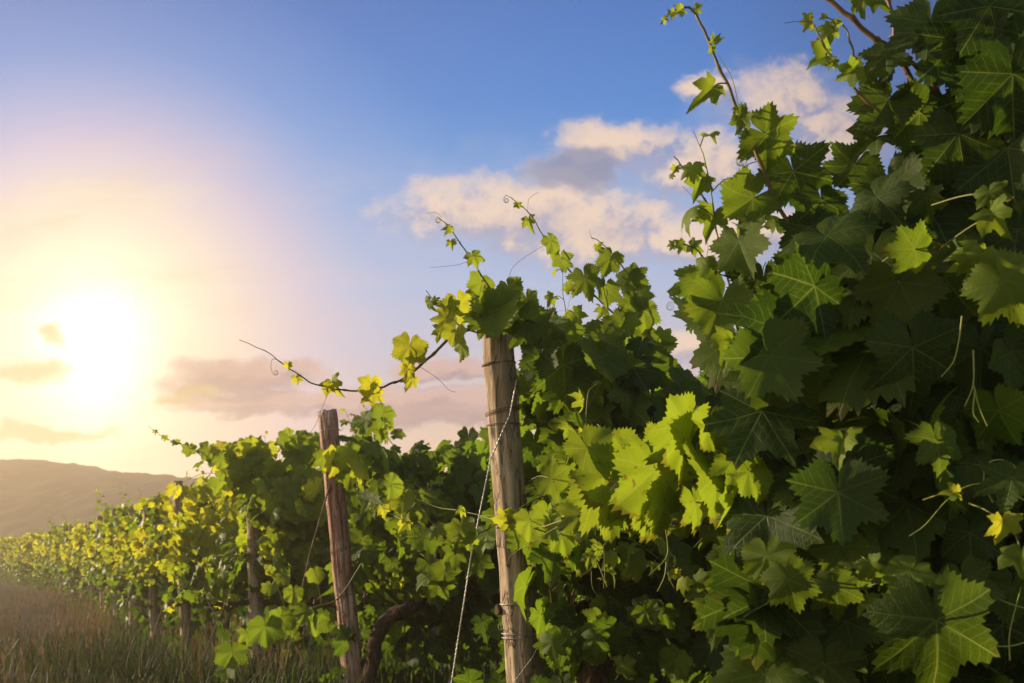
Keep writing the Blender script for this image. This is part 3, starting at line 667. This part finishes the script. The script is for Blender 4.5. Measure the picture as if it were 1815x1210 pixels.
# the leaves capping the post
g = Geo()
for lf in [(880, 562, 96, -5, .3), (908, 560, 66, 40, .35), (858, 545, 50, -40, .45), (884, 530, 52, 170, .4), (946, 575, 62, 60, .2), (978, 588, 70, 40, .15), (850, 575, 44, -70, .5), (930, 600, 56, 10, .15), (1000, 665, 96, 10, .0), (960, 640, 70, -10, .05), (1100, 672, 76, 10, .05), (1040, 690, 70, -15, .05), (1010, 600, 52, 50, .2), (1060, 640, 60, 30, .1)]:
    hero_leaf(g, lf[0], lf[1], lf[2], lf[3], 3.30 + rg.uniform(-0.02, 0.02), rg, lf[4], tilt=22)
g.build('crown_leaf_tuft', [LEAF, CANE], vine_11, loc=np.array(vine_11.location))
# the long arching cane to the left
shoot_part(vine_11, 'long_cane', [(905, 575), (860, 578), (835, 582), (800, 598), (770, 625), (735, 655), (700, 678), (660, 690), (610, 691), (570, 683), (530, 665), (495, 640), (470, 622), (425, 601)],
           [3.4, 3.36, 3.32, 3.3, 3.3, 3.3, 3.3, 3.3, 3.3, 3.3, 3.3, 3.3, 3.3, 3.3], 0.0062, 0.0009,
           [(818, 618, 44, 5, .8), (806, 595, 40, -20, .85), (725, 625, 58, -10, .95), (742, 632, 40, 40, .9), (722, 660, 32, 0, 1.), (727, 676, 28, -10, 1.), (655, 688, 44, -5, 1.), (660, 706, 36, 5, 1.), (592, 684, 36, 20, 1.), (583, 688, 22, -20, 1.), (526, 672, 18, 10, 1.), (511, 648, 16, 10, 1.)], rg,
           [([(745, 650), (775, 670), (795, 690), (808, 695)], 3.3, .0009, False), ([(500, 642), (484, 636), (480, 650), (484, 662)], 3.3, .0009, True), ([(668, 700), (678, 720), (682, 760), (690, 782), (705, 790)], 3.3, .0010, False), ([(582, 695), (572, 720), (555, 760), (525, 790)], 3.3, .0010, False)], a0=0.0, a1=0.45)
# bare arm under the split post's vine and gnarled trunk by the centre post are given by their own trunks; one leaning old arm more
o_ = Geo(); rg2 = np.random.default_rng(5)
vr = [o for o in bpy.data.objects if o.get('label', '').startswith('sunlit vine at the split')][0]
o_.tube(crom([P(655, 1215, 5.2), P(668, 1130, 5.2), P(690, 1095, 5.22), (P(725, 1078, 5.25)), P(760, 1058, 5.4)], 9), 0.036, 18, ridge=0.14, nr=3, twist=40, rng=rg2)
o_.build('arm', BARK, vr, loc=np.array(vr.location))
o_ = Geo()
o_.tube(crom([P(1050, 1260, 3.3), P(1055, 1180, 3.3), P(1085, 1125, 3.3), P(1120, 1098, 3.35), P(1230, 1108, 3.5), P(1330, 1112, 3.6)], 9), np.linspace(0.05, 0.034, 46), 22, ridge=0.14, nr=3, twist=36, rng=rg2)
o_.build('arm', BARK, vine_11, loc=np.array(vine_11.location))

# ------------------------------------------------------------------ the near vine on the right
nb = np.array([0.98, 1.95, 0.0])
near = thing('grape_vine', 'near vine filling the right side with large dark leaves, stems and curling tendrils', 'grape vine', nb, 'vines trained along the rows')
rgN = np.random.default_rng(99)
trunk_parts(near, nb, rgN, h=0.6)
# fill: a hedge about 0.9 m deep, its left end rounded; XL gives the left edge by height
zl = np.array([0.10, 0.45, 0.60, 0.75, 0.95, 1.10, 1.25, 1.40, 1.55, 1.72]); xl = np.array([0.56, 0.40, 0.36, 0.36, 0.34, 0.37, 0.46, 0.62, 0.72, 0.80])
g = Geo()
for k in range(1500):
    z = rgN.uniform(0.30, 1.85); y = 1.62 + 1.0 * rgN.random() ** 1.3; e = np.interp(z, zl, xl)
    if z > 1.2 and rgN.random() < 0.5: continue
    x = e * y / 1.75 + 0.07 + abs(rgN.normal(0, 0.5)) + 0.12 * (y - 1.7)
    if x / y > 0.62: 
        if rgN.random() < 0.6: continue
    out_ = unit(np.array([-0.35 if x < e + 0.2 else 0.0, -1.0, 0.25]))
    tip = unit(np.array([rgN.normal(-0.1, 0.5), -rgN.uniform(0, 0.6), -rgN.uniform(0.3, 1.1)]))
    nrm = unit(out_ * rgN.uniform(0.4, 1.2) + np.array([0, 0, rgN.uniform(0.0, 0.8)]) + rgN.normal(0, 0.4, 3))
    add_leaf(g, MID, np.array([x, y, z]), tip, nrm, 0.15 / 1.42 * rgN.uniform(0.55, 1.2), rgN.random() * 0.8, max(0, rgN.normal(0.02, 0.08)), rgN)
for k in range(26):
    z = rgN.uniform(0.4, 1.05); x = np.interp(z, zl, xl) + rgN.uniform(0.1, 0.6); grow_shoot(g, np.array([x, rgN.uniform(1.8, 2.2), z]), np.array([rgN.normal(0.25, 0.2), rgN.normal(0.1, 0.2), 1.0]), rgN.uniform(0.4, 0.7), rgN, MID, np.array([-0.2, -1.0, 0.1]), 0.13, 0.4, 0.004)
g.build('foliage', [LEAF, CANE], near, loc=nb)
# the leaves that face us
g = Geo()
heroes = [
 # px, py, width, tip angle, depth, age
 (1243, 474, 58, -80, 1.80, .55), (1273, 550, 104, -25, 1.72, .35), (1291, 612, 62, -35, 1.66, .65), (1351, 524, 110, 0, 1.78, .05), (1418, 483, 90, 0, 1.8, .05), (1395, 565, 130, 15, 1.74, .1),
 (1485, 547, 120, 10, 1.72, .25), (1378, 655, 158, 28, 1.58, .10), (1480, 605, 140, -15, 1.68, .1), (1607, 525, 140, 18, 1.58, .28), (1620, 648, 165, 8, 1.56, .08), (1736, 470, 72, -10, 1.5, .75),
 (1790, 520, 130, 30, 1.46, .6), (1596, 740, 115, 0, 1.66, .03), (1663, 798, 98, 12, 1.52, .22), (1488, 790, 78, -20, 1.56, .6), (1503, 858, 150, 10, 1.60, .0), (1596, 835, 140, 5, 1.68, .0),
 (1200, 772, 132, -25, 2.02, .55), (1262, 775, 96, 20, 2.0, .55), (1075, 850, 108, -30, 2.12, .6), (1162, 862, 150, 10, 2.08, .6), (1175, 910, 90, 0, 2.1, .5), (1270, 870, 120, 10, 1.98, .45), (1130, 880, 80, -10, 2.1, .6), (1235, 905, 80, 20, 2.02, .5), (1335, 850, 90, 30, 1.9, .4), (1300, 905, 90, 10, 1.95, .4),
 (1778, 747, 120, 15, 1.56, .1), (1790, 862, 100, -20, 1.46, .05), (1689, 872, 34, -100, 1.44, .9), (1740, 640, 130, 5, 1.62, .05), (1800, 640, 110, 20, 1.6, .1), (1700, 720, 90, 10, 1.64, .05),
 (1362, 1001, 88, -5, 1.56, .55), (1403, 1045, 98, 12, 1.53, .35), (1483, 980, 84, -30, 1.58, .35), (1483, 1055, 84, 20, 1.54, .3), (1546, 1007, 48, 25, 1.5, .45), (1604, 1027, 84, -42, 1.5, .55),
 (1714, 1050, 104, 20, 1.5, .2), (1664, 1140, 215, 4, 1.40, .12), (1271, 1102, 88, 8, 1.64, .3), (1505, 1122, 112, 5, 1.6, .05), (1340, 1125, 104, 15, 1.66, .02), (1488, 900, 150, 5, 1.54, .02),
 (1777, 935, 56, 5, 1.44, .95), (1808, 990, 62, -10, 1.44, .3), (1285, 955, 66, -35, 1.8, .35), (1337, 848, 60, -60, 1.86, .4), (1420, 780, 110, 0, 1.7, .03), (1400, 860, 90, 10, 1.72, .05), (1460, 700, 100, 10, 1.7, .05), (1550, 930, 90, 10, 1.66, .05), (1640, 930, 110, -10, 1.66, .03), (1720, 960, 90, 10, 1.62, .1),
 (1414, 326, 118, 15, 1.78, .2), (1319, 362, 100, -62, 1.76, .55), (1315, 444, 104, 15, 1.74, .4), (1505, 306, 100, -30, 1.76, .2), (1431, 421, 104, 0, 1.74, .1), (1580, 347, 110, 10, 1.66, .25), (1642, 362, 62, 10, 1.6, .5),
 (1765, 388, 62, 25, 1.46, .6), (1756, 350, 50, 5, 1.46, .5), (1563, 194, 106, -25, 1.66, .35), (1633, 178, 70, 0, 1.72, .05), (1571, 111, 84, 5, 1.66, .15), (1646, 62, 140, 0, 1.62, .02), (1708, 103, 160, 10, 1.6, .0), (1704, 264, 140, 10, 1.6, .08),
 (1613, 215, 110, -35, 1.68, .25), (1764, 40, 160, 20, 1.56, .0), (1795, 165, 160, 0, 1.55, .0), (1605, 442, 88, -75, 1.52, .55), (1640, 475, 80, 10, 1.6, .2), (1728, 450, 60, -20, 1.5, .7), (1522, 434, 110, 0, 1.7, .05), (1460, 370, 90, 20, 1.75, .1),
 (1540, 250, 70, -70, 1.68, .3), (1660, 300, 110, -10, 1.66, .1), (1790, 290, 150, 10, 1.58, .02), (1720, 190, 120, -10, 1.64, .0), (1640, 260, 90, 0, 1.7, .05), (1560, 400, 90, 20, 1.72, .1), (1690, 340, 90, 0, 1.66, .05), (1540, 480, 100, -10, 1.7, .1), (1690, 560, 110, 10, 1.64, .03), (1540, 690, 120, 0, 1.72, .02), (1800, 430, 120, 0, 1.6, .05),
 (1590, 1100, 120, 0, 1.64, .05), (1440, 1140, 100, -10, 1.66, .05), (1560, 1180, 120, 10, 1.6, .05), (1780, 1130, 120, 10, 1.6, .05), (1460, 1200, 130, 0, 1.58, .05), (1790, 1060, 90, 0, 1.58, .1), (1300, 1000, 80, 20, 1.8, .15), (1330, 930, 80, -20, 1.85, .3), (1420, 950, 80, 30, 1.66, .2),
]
def lime(h): return h[4] > 1.88 and h[5] > 0.3                     # cluster out in the sun; sunlit brightness is partly painted into its leaf colour
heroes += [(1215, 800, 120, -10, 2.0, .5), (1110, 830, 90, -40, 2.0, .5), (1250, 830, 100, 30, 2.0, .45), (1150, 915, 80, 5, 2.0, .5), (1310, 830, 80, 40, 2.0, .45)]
for h in heroes: hero_leaf(g, h[0], h[1], h[2], h[3], 1.66 + (1320 - h[0]) / 250 * 0.33 if lime(h) else h[4], rgN, h[5] * (0.45 if h[1] < 460 and h[0] < 1720 else 1.0), tilt=24, lean=(rgN.normal(0.55, 0.2), -0.75, rgN.normal(0.05, 0.2)) if lime(h) else None, rnd=0.75 + 0.25 * rgN.random() if lime(h) else rgN.random() * (0.45 if h[5] < 0.3 else 0.9) * (0.5 if h[1] < 420 else 1.0) * (0.4 if h[0] > 1540 and h[1] < 440 else 1.0))  # dimness painted into the leaf colour: upper leaves darker, most at far right
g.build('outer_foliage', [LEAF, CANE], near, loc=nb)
rg = np.random.default_rng(123)
shoot_part(near, 'shoot', [(1520, 640), (1460, 510), (1400, 400), (1345, 290), (1310, 200), (1275, 120), (1255, 70), (1238, 30), (1222, 14), (1200, 15), (1184, 25), (1172, 42)], 1.76, 0.0044, 0.0012,
           [(1255, 162, 52, -50, .6), (1319, 213, 44, 60, .5), (1309, 195, 22, 30, .6), (1372, 246, 98, 65, .35), (1270, 72, 24, 80, .7), (1262, 88, 16, 0, .7), (1205, 18, 22, -70, .8), (1190, 24, 16, -60, .8), (1178, 36, 14, -40, .8), (1236, 16, 18, 60, .7), (1340, 262, 40, -60, .5)], rg,
           [([(1345, 285), (1328, 290), (1318, 298), (1322, 290)], 1.75, .0009, True), ([(1310, 195), (1298, 140), (1275, 100)], 1.77, .001, False), ([(1318, 270), (1310, 245), (1302, 215)], 1.77, .0008, False), ([(1238, 30), (1232, 8), (1228, -10)], 1.76, .0008, False)], a0=0.05, a1=0.55)
shoot_part(near, 'shoot', [(1330, 450), (1275, 390), (1250, 355), (1225, 315), (1205, 290), (1194, 276)], 1.85, 0.0026, 0.0009,
           [(1239, 328, 50, -10, .55), (1262, 388, 54, -30, .5), (1196, 300, 16, -20, .85), (1190, 312, 12, 0, .85)], rg, [([(1270, 390), (1235, 355), (1210, 330)], 1.85, .0008, False)], a0=.2, a1=.5)
shoot_part(near, 'shoot', [(1275, 520), (1262, 490), (1245, 455), (1228, 437), (1205, 431), (1182, 436)], 1.85, 0.0022, 0.0009,
           [(1232, 438, 30, 60, .6), (1205, 434, 24, -70, .7), (1190, 434, 16, -80, .8), (1262, 478, 34, 70, .6)], rg, [([(1250, 465), (1255, 440), (1252, 425)], 1.85, .0007, False), ([(1265, 480), (1285, 472), (1290, 482)], 1.84, .0007, False)], a0=.3, a1=.6)
shoot_part(near, 'shoot', [(1290, 610), (1262, 590), (1235, 577), (1215, 558), (1205, 530), (1203, 500)], 2.2, 0.0016, 0.0007, [(1224, 580, 18, 0, .7), (1236, 582, 14, 10, .7)], rg, [([(1206, 545), (1198, 538), (1192, 535)], 2.2, .0007, True)], a0=.3, a1=.6)
shoot_part(near, 'shoot', [(1560, 200), (1520, 165), (1485, 115), (1460, 80), (1443, 45), (1436, 30)], 1.66, 0.0028, 0.0009, [(1456, 102, 48, -70, .55), (1476, 112, 20, 30, .6), (1505, 130, 46, -50, .5), (1430, 37, 26, -85, .8)], rg, [([(1440, 38), (1410, 38), (1390, 41)], 1.66, .0007, False)], a0=.2, a1=.5)
shoot_part(near, 'shoot', [(1545, 180), (1520, 130), (1508, 75), (1495, 45), (1465, 30)], 1.68, 0.0024, 0.0009, [(1470, 55, 40, -60, .55), (1485, 40, 20, 30, .7), (1460, 30, 14, -80, .7), (1515, 120, 34, 20, .5), (1540, 135, 46, 30, .4)], rg, a0=.2, a1=.5)
for st, r0, lv in (([(1640, 215), (1600, 110), (1555, 70), (1510, 35), (1462, -6)], .0050, []), ([(1700, 220), (1660, 160), (1625, 120), (1590, 80), (1575, -5)], .0042, [(1522, 4, 40, -60, .3), (1560, 2, 34, 40, .3)]),
                   ([(1840, 130), (1790, 70), (1755, 25), (1730, -10)], .0055, []), ([(1700, 330), (1650, 250), (1600, 220)], .004, []), ([(1850, 960), (1800, 940), (1770, 900), (1700, 860)], .003, []),
                   ([(1425, 905), (1340, 915), (1265, 925), (1190, 928)], .0042, [(1215, 930, 50, 0, .5), (1395, 905, 40, 60, .4)]), ([(1330, 960), (1305, 925), (1290, 850), (1275, 820)], .003, [])):
    shoot_part(near, 'shoot', st, 1.7 if st[0][1] < 700 else 1.8, r0, r0 * 0.8, lv, rg, a0=0.0, a1=0.1)
# the bright shoot reaching left across the centre post
shoot_part(near, 'shoot', [(1440, 690), (1370, 735), (1310, 772), (1250, 810), (1200, 845), (1120, 876), (1060, 905), (1000, 922), (940, 937), (880, 922), (830, 908), (780, 900), (740, 885)],
           [1.75, 1.8, 1.88, 1.96, 2.02, 2.1, 2.2, 2.4, 2.7, 2.9, 3.0, 3.1, 3.15], 0.0042, 0.0010,
           [(1030, 925, 82, 5, .7), (940, 932, 56, 10, .65), (892, 921, 44, -80, .85), (905, 916, 30, 60, .85), (820, 905, 22, 60, .8), (990, 900, 30, 160, .7)], rg,
           [([(1040, 905), (985, 935), (935, 965), (905, 985), (895, 1005)], [2.25, 2.4, 2.7, 2.8, 2.8], .0011, False), ([(910, 975), (885, 968), (868, 960)], 2.78, .0010, False),
            ([(1105, 900), (1080, 950), (1045, 1010), (1020, 1020)], 2.1, .0012, False), ([(1070, 965), (1072, 1010), (1070, 1042)], 2.1, .0011, False), ([(1048, 1005), (1050, 1040), (1062, 1058)], 2.1, .001, False),
            ([(800, 895), (770, 880), (745, 865), (735, 855)], 3.1, .0011, False), ([(800, 905), (780, 890), (760, 870), (758, 855)], 3.1, .0011, False)], a0=0.0, a1=0.95)
for td in ([(1395, 800), (1360, 820), (1368, 850), (1340, 880), (1310, 872)], [(1180, 935), (1182, 985), (1150, 1020)], [(1182, 985), (1178, 1020), (1165, 1048)], [(1182, 990), (1185, 1020), (1195, 1042)], [(1262, 890), (1265, 920), (1290, 940), (1310, 975)], [(1265, 900), (1255, 940), (1230, 970)],
           [(1705, 560), (1700, 600), (1690, 640), (1668, 668)], [(1725, 620), (1725, 680), (1710, 720)], [(1725, 680), (1735, 720), (1750, 755)], [(1728, 690), (1725, 730), (1735, 748)], [(1850, 880), (1790, 820), (1750, 822), (1745, 860), (1760, 890)], [(1840, 900), (1770, 862), (1720, 860), (1680, 885), (1640, 930), (1612, 950)], [(1850, 860), (1800, 830), (1760, 835)],
           [(1840, 1130), (1790, 1145), (1740, 1140), (1712, 1120), (1708, 1105)], [(1850, 1085), (1790, 1070), (1740, 1045)], [(1790, 1170), (1790, 1120), (1810, 1040)], [(1290, 990), (1300, 1020), (1340, 1020), (1365, 985)]):
    g = Geo(); add_tendril(g, td, 1.5 if td[0][0] > 1500 else 1.9, 0.0013, False); g.build('tendril', TENDRIL, near, loc=nb)
# young side shoots lower down
shoot_part(near, 'shoot', [(1265, 1060), (1235, 1040), (1215, 1030), (1202, 1010)], 1.85, 0.0018, 0.0012, [(1208, 1035, 34, -30, .9), (1245, 1033, 44, 80, .5), (1285, 1028, 40, 70, .5), (1201, 1011, 12, 170, .9)], rg, a0=.4, a1=.8)
# shoots with yellow young leaves in front of the first row
shoot_part(vine_11, 'shoot', [(1065, 825), (1050, 790), (1040, 760), (1042, 700), (1055, 680)], 3.0, 0.002, 0.0012, [(1027, 768, 18, -60, 1.), (1055, 793, 26, 50, 1.)], rg, [([(1060, 825), (1020, 808), (980, 800), (945, 790)], 3.0, .0011, False), ([(1030, 800), (1012, 790), (1008, 770)], 3.0, .0009, False)], a0=.5, a1=.9)
shoot_part(vine_11, 'shoot', [(1010, 900), (960, 880), (860, 940), (800, 950), (745, 935), (700, 915), (660, 893), (640, 885)], [3.3, 3.2, 3.15, 3.15, 3.2, 3.3, 3.4, 3.4], 0.0026, 0.0011,
           [(820, 943, 48, 10, .6), (830, 960, 40, 20, .6), (775, 940, 34, 0, .65), (715, 930, 30, -20, .85), (680, 905, 24, 20, .9), (660, 900, 20, -20, .9), (720, 918, 20, 90, .85)], rg, [([(645, 888), (638, 880), (640, 872)], 3.4, .0011, True), ([(800, 945), (770, 930), (740, 890)], 3.15, .0009, False)], a0=.4, a1=.9)

def tuft(root, box, D, n, w0, w1, age, rng, name='leaf_tuft', lit=0.0):
    g = Geo(); x0, y0, x1, y1 = box
    for k in range(n):
        hero_leaf(g, rng.uniform(x0, x1), rng.uniform(y0, y1), rng.uniform(w0, w1), rng.normal(0, 45), D + rng.uniform(-0.12, 0.12), rng, min(1, max(0, rng.normal(age, 0.18))), tilt=34, lean=(rng.normal(0.55, 0.25), -0.75, rng.normal(0.1, 0.25)) if rng.random() < lit else None)
    g.build(name, [LEAF, CANE], root, loc=np.array(root.location))
v3_ = [o for o in bpy.data.objects if o.get('label', '').startswith('yellow lit vine covering')][0]
rt = np.random.default_rng(404)
tuft(v3_, (385, 790, 490, 870), 7.35, 34, 26, 44, 0.75, rt, lit=0.5); tuft(v3_, (455, 850, 570, 925), 7.2, 30, 28, 48, 0.75, rt, lit=0.5); tuft(v3_, (395, 870, 470, 925), 7.3, 12, 24, 40, 0.65, rt); tuft(v3_, (490, 770, 560, 850), 7.3, 16, 22, 38, 0.6, rt)  # yellow sun glow painted in through the leaf age
tuft(vr, (575, 812, 650, 850), 5.2, 5, 36, 56, 0.7, rt, lit=0.5); tuft(vr, (632, 735, 690, 830), 5.5, 14, 24, 46, 0.55, rt); tuft(vr, (640, 860, 760, 960), 5.0, 14, 30, 50, 0.4, rt)
tuft(vine_11, (960, 850, 1060, 960), 2.95, 8, 40, 70, 0.45, rt); tuft(vine_11, (960, 1080, 1200, 1190), 3.1, 30, 40, 64, 0.0, rt); tuft(vine_11, (740, 950, 860, 1040), 3.9, 12, 36, 56, 0.35, rt)  # lowest tuft gets no yellow tint, painting in the dimness down there
tuft(near, (1050, 800, 1290, 900), 2.08, 14, 80, 125, 0.5, rt, lit=0.85); tuft(near, (1170, 880, 1330, 960), 2.0, 8, 60, 90, 0.45, rt, lit=0.7)  # more of the sunlit cluster, brightened through its leaf colour

# low shoots by the third and second posts
shoot_part(vr, 'shoot', [(640, 1000), (600, 1060), (560, 1075), (515, 1090), (490, 1030), (485, 985)], 5.1, 0.004, 0.0015, [(480, 1045, 28, 0, .6), (520, 1055, 34, 10, .6), (478, 1010, 18, -40, .7), (505, 1025, 30, 30, .6), (560, 1110, 40, 0, .3), (540, 1090, 40, -20, .35), (495, 1100, 44, -10, .3), (470, 1120, 54, 0, .2), (560, 1020, 30, 10, .6)], rg, a0=.6, a1=.9)
shoot_part(vr, 'shoot', [(560, 1200), (520, 1150), (450, 1160), (410, 1180)], 5.2, 0.003, 0.0015, [(410, 1165, 50, 0, .2), (400, 1190, 46, -10, .25), (440, 1130, 40, 20, .25), (500, 1110, 60, -10, .15), (520, 1095, 40, 40, .3)], rg, a0=.6, a1=.9)
v3 = [o for o in bpy.data.objects if o.get('label', '').startswith('yellow lit vine covering')][0]
shoot_part(v3, 'shoot', [(430, 830), (395, 835), (370, 818), (345, 800), (315, 785), (290, 775), (262, 755)], 7.5, 0.005, 0.0014, [(365, 800, 34, -30, .6), (385, 810, 40, 30, .6), (335, 798, 24, 0, .6), (312, 785, 16, 20, .7), (292, 776, 12, 0, .8), (275, 765, 9, 0, .8), (410, 805, 40, 0, .5), (440, 800, 46, 0, .5), (420, 840, 44, 0, .5)], rg, a0=.4, a1=.9)

# ------------------------------------------------------------------ grass and weeds
def blade_material(name, ca, cb, tr):
    m, nt, o = newmat(name); rnd = attr(nt, 'rnd'); b = princ(nt, mixc(nt, rnd, ca, cb), 0.7, 0.2)
    t = nt.nodes.new('ShaderNodeBsdfTranslucent'); t.inputs[0].default_value = (*tr, 1); mx = nt.nodes.new('ShaderNodeMixShader'); mx.inputs[0].default_value = 0.4
    nt.links.new(b.outputs[0], mx.inputs[1]); nt.links.new(t.outputs[0], mx.inputs[2]); nt.links.new(mx.outputs[0], o.inputs[0]); return m
def blades(n, rng, region, hmin, hmax, wid, lean, heads=0.0):
    g = Geo(); Vs, Fs, Rn = [], [], []; c = 0
    for k in range(n):
        x, y = region(rng); z = gz(x, y); h = rng.uniform(hmin, hmax); a = rng.uniform(0, 6.28); le = rng.normal(0, lean) * h; dv_ = np.array([math.cos(a), math.sin(a), 0]); sd = np.array([-dv_[1], dv_[0], 0]) * wid * rng.uniform(0.6, 1.3)
        b = np.array([x, y, z - 0.01]); p = [b, b + [0, 0, h * 0.5] + dv_ * le * 0.3, b + [0, 0, h] + dv_ * le]
        hd = rng.random() < heads
        if hd:
            q = p[2]; t_ = unit(p[2] - p[1]); hl = rng.uniform(0.05, 0.10)
            V = [p[0] - sd * .5, p[0] + sd * .5, p[1] - sd * .4, p[1] + sd * .4, q - sd * .3, q + sd * .3, q + t_ * hl * .35 - sd * 2.2, q + t_ * hl * .35 + sd * 2.2, q + t_ * hl * .8 - sd * 1.2, q + t_ * hl * .8 + sd * 1.2, q + t_ * hl, q + t_ * hl + sd * .1]
            f = [[0, 1, 3, 2], [2, 3, 5, 4], [4, 5, 7, 6], [6, 7, 9, 8], [8, 9, 11, 10]]
        else:
            V = [p[0] - sd, p[0] + sd, p[1] - sd * .8, p[1] + sd * .8, p[2], p[2] + sd * .08]; f = [[0, 1, 3, 2], [2, 3, 5, 4]]
        Vs += V; Fs += [[q + c for q in ff] for ff in f]; Rn += [rng.random()] * len(V); c += len(V)
    g.add(np.array(Vs), np.array(Fs), None, np.array(Rn)); return g
def headland(rng):
    while True:
        y = rng.uniform(5.5, 26); x = -0.507 * (y - 3.4) - rng.normal(0.1, 0.8)
        if math.sin(x * 3.1 + y) + math.sin(y * 3.7 - x * 2) + rng.normal(0, 0.4) > 0.3: return x, y
def under_rows(rng):
    i_ = rng.integers(1, 10); e = row_end(i_); s_ = rng.uniform(-0.5, 3.2); q = e + ROWD * s_ + FRONT * rng.normal(0, 0.45); return q[0], q[1]
def aisle(rng):
    while True:
        y = rng.uniform(5.0, 30); x = -rng.uniform(0.2, 0.56) * y - 0.3
        if math.sin(x * 2.3 + math.sin(y * 1.7) * 2) + math.sin(y * 2.9 + x) + rng.normal(0, 0.5) > -0.3: return x, y
g = blades(1700, np.random.default_rng(1), headland, 0.15, 0.46, 0.0035, 0.25, 0.5)
tag(g.build('dry_grass', blade_material('dry_grass', (0.07, 0.04, 0.025), (0.20, 0.12, 0.07), (0.18, 0.10, 0.045))), 'tall dry tan grass with seed heads around the row ends', 'grass', kind='stuff')
g = blades(12000, np.random.default_rng(2), aisle, 0.03, 0.16, 0.005, 0.5, 0.06)
tag(g.build('aisle_grass', blade_material('aisle_grass', (0.025, 0.028, 0.010), (0.085, 0.048, 0.026), (0.08, 0.07, 0.02))), 'rusty brown dry grass covering the open ground at lower left', 'grass', kind='stuff')
def row_foot(rng):
    y = rng.uniform(5.2, 13); x = -0.507 * (y - 3.4) - abs(rng.normal(0, 0.9)) + 0.5; return x, y
g = blades(6500, np.random.default_rng(4), row_foot, 0.04, 0.24, 0.011, 0.6, 0.0)
tag(g.build('undergrowth', blade_material('dark_undergrowth', (0.010, 0.016, 0.006), (0.030, 0.038, 0.012), (0.03, 0.05, 0.01))), 'dark green undergrowth crowding the feet of the end posts', 'undergrowth', kind='stuff')
g = blades(11000, np.random.default_rng(3), under_rows, 0.08, 0.32, 0.006, 0.35, 0.05)
tag(g.build('weeds', blade_material('green_weeds', (0.02, 0.034, 0.010), (0.05, 0.065, 0.02), (0.07, 0.11, 0.02))), 'low green weeds growing under the vine rows', 'weeds', kind='stuff')

# ------------------------------------------------------------------ haze: one closed box of warm evening air
HAZE = 0.0034
m, nt, o = newmat('evening_air')
pv = nt.nodes.new('ShaderNodeVolumePrincipled'); pv.inputs['Color'].default_value = (1.0, 0.80, 0.60, 1); pv.inputs['Density'].default_value = HAZE; pv.inputs['Anisotropy'].default_value = 0.5
nt.links.new(pv.outputs[0], o.inputs['Volume'])
g = Geo(); x0, x1, y0, y1, z0, z1 = -460, 460, -80, 360, -1.6, 20.0
g.add([[x0, y0, z0], [x1, y0, z0], [x1, y1, z0], [x0, y1, z0], [x0, y0, z1], [x1, y0, z1], [x1, y1, z1], [x0, y1, z1]], [[0, 3, 2, 1], [4, 5, 6, 7], [0, 1, 5, 4], [1, 2, 6, 5], [2, 3, 7, 6], [3, 0, 4, 7]])
tag(g.build('haze', m, smooth=False), 'warm evening haze filling the valley air', 'haze', kind='stuff')
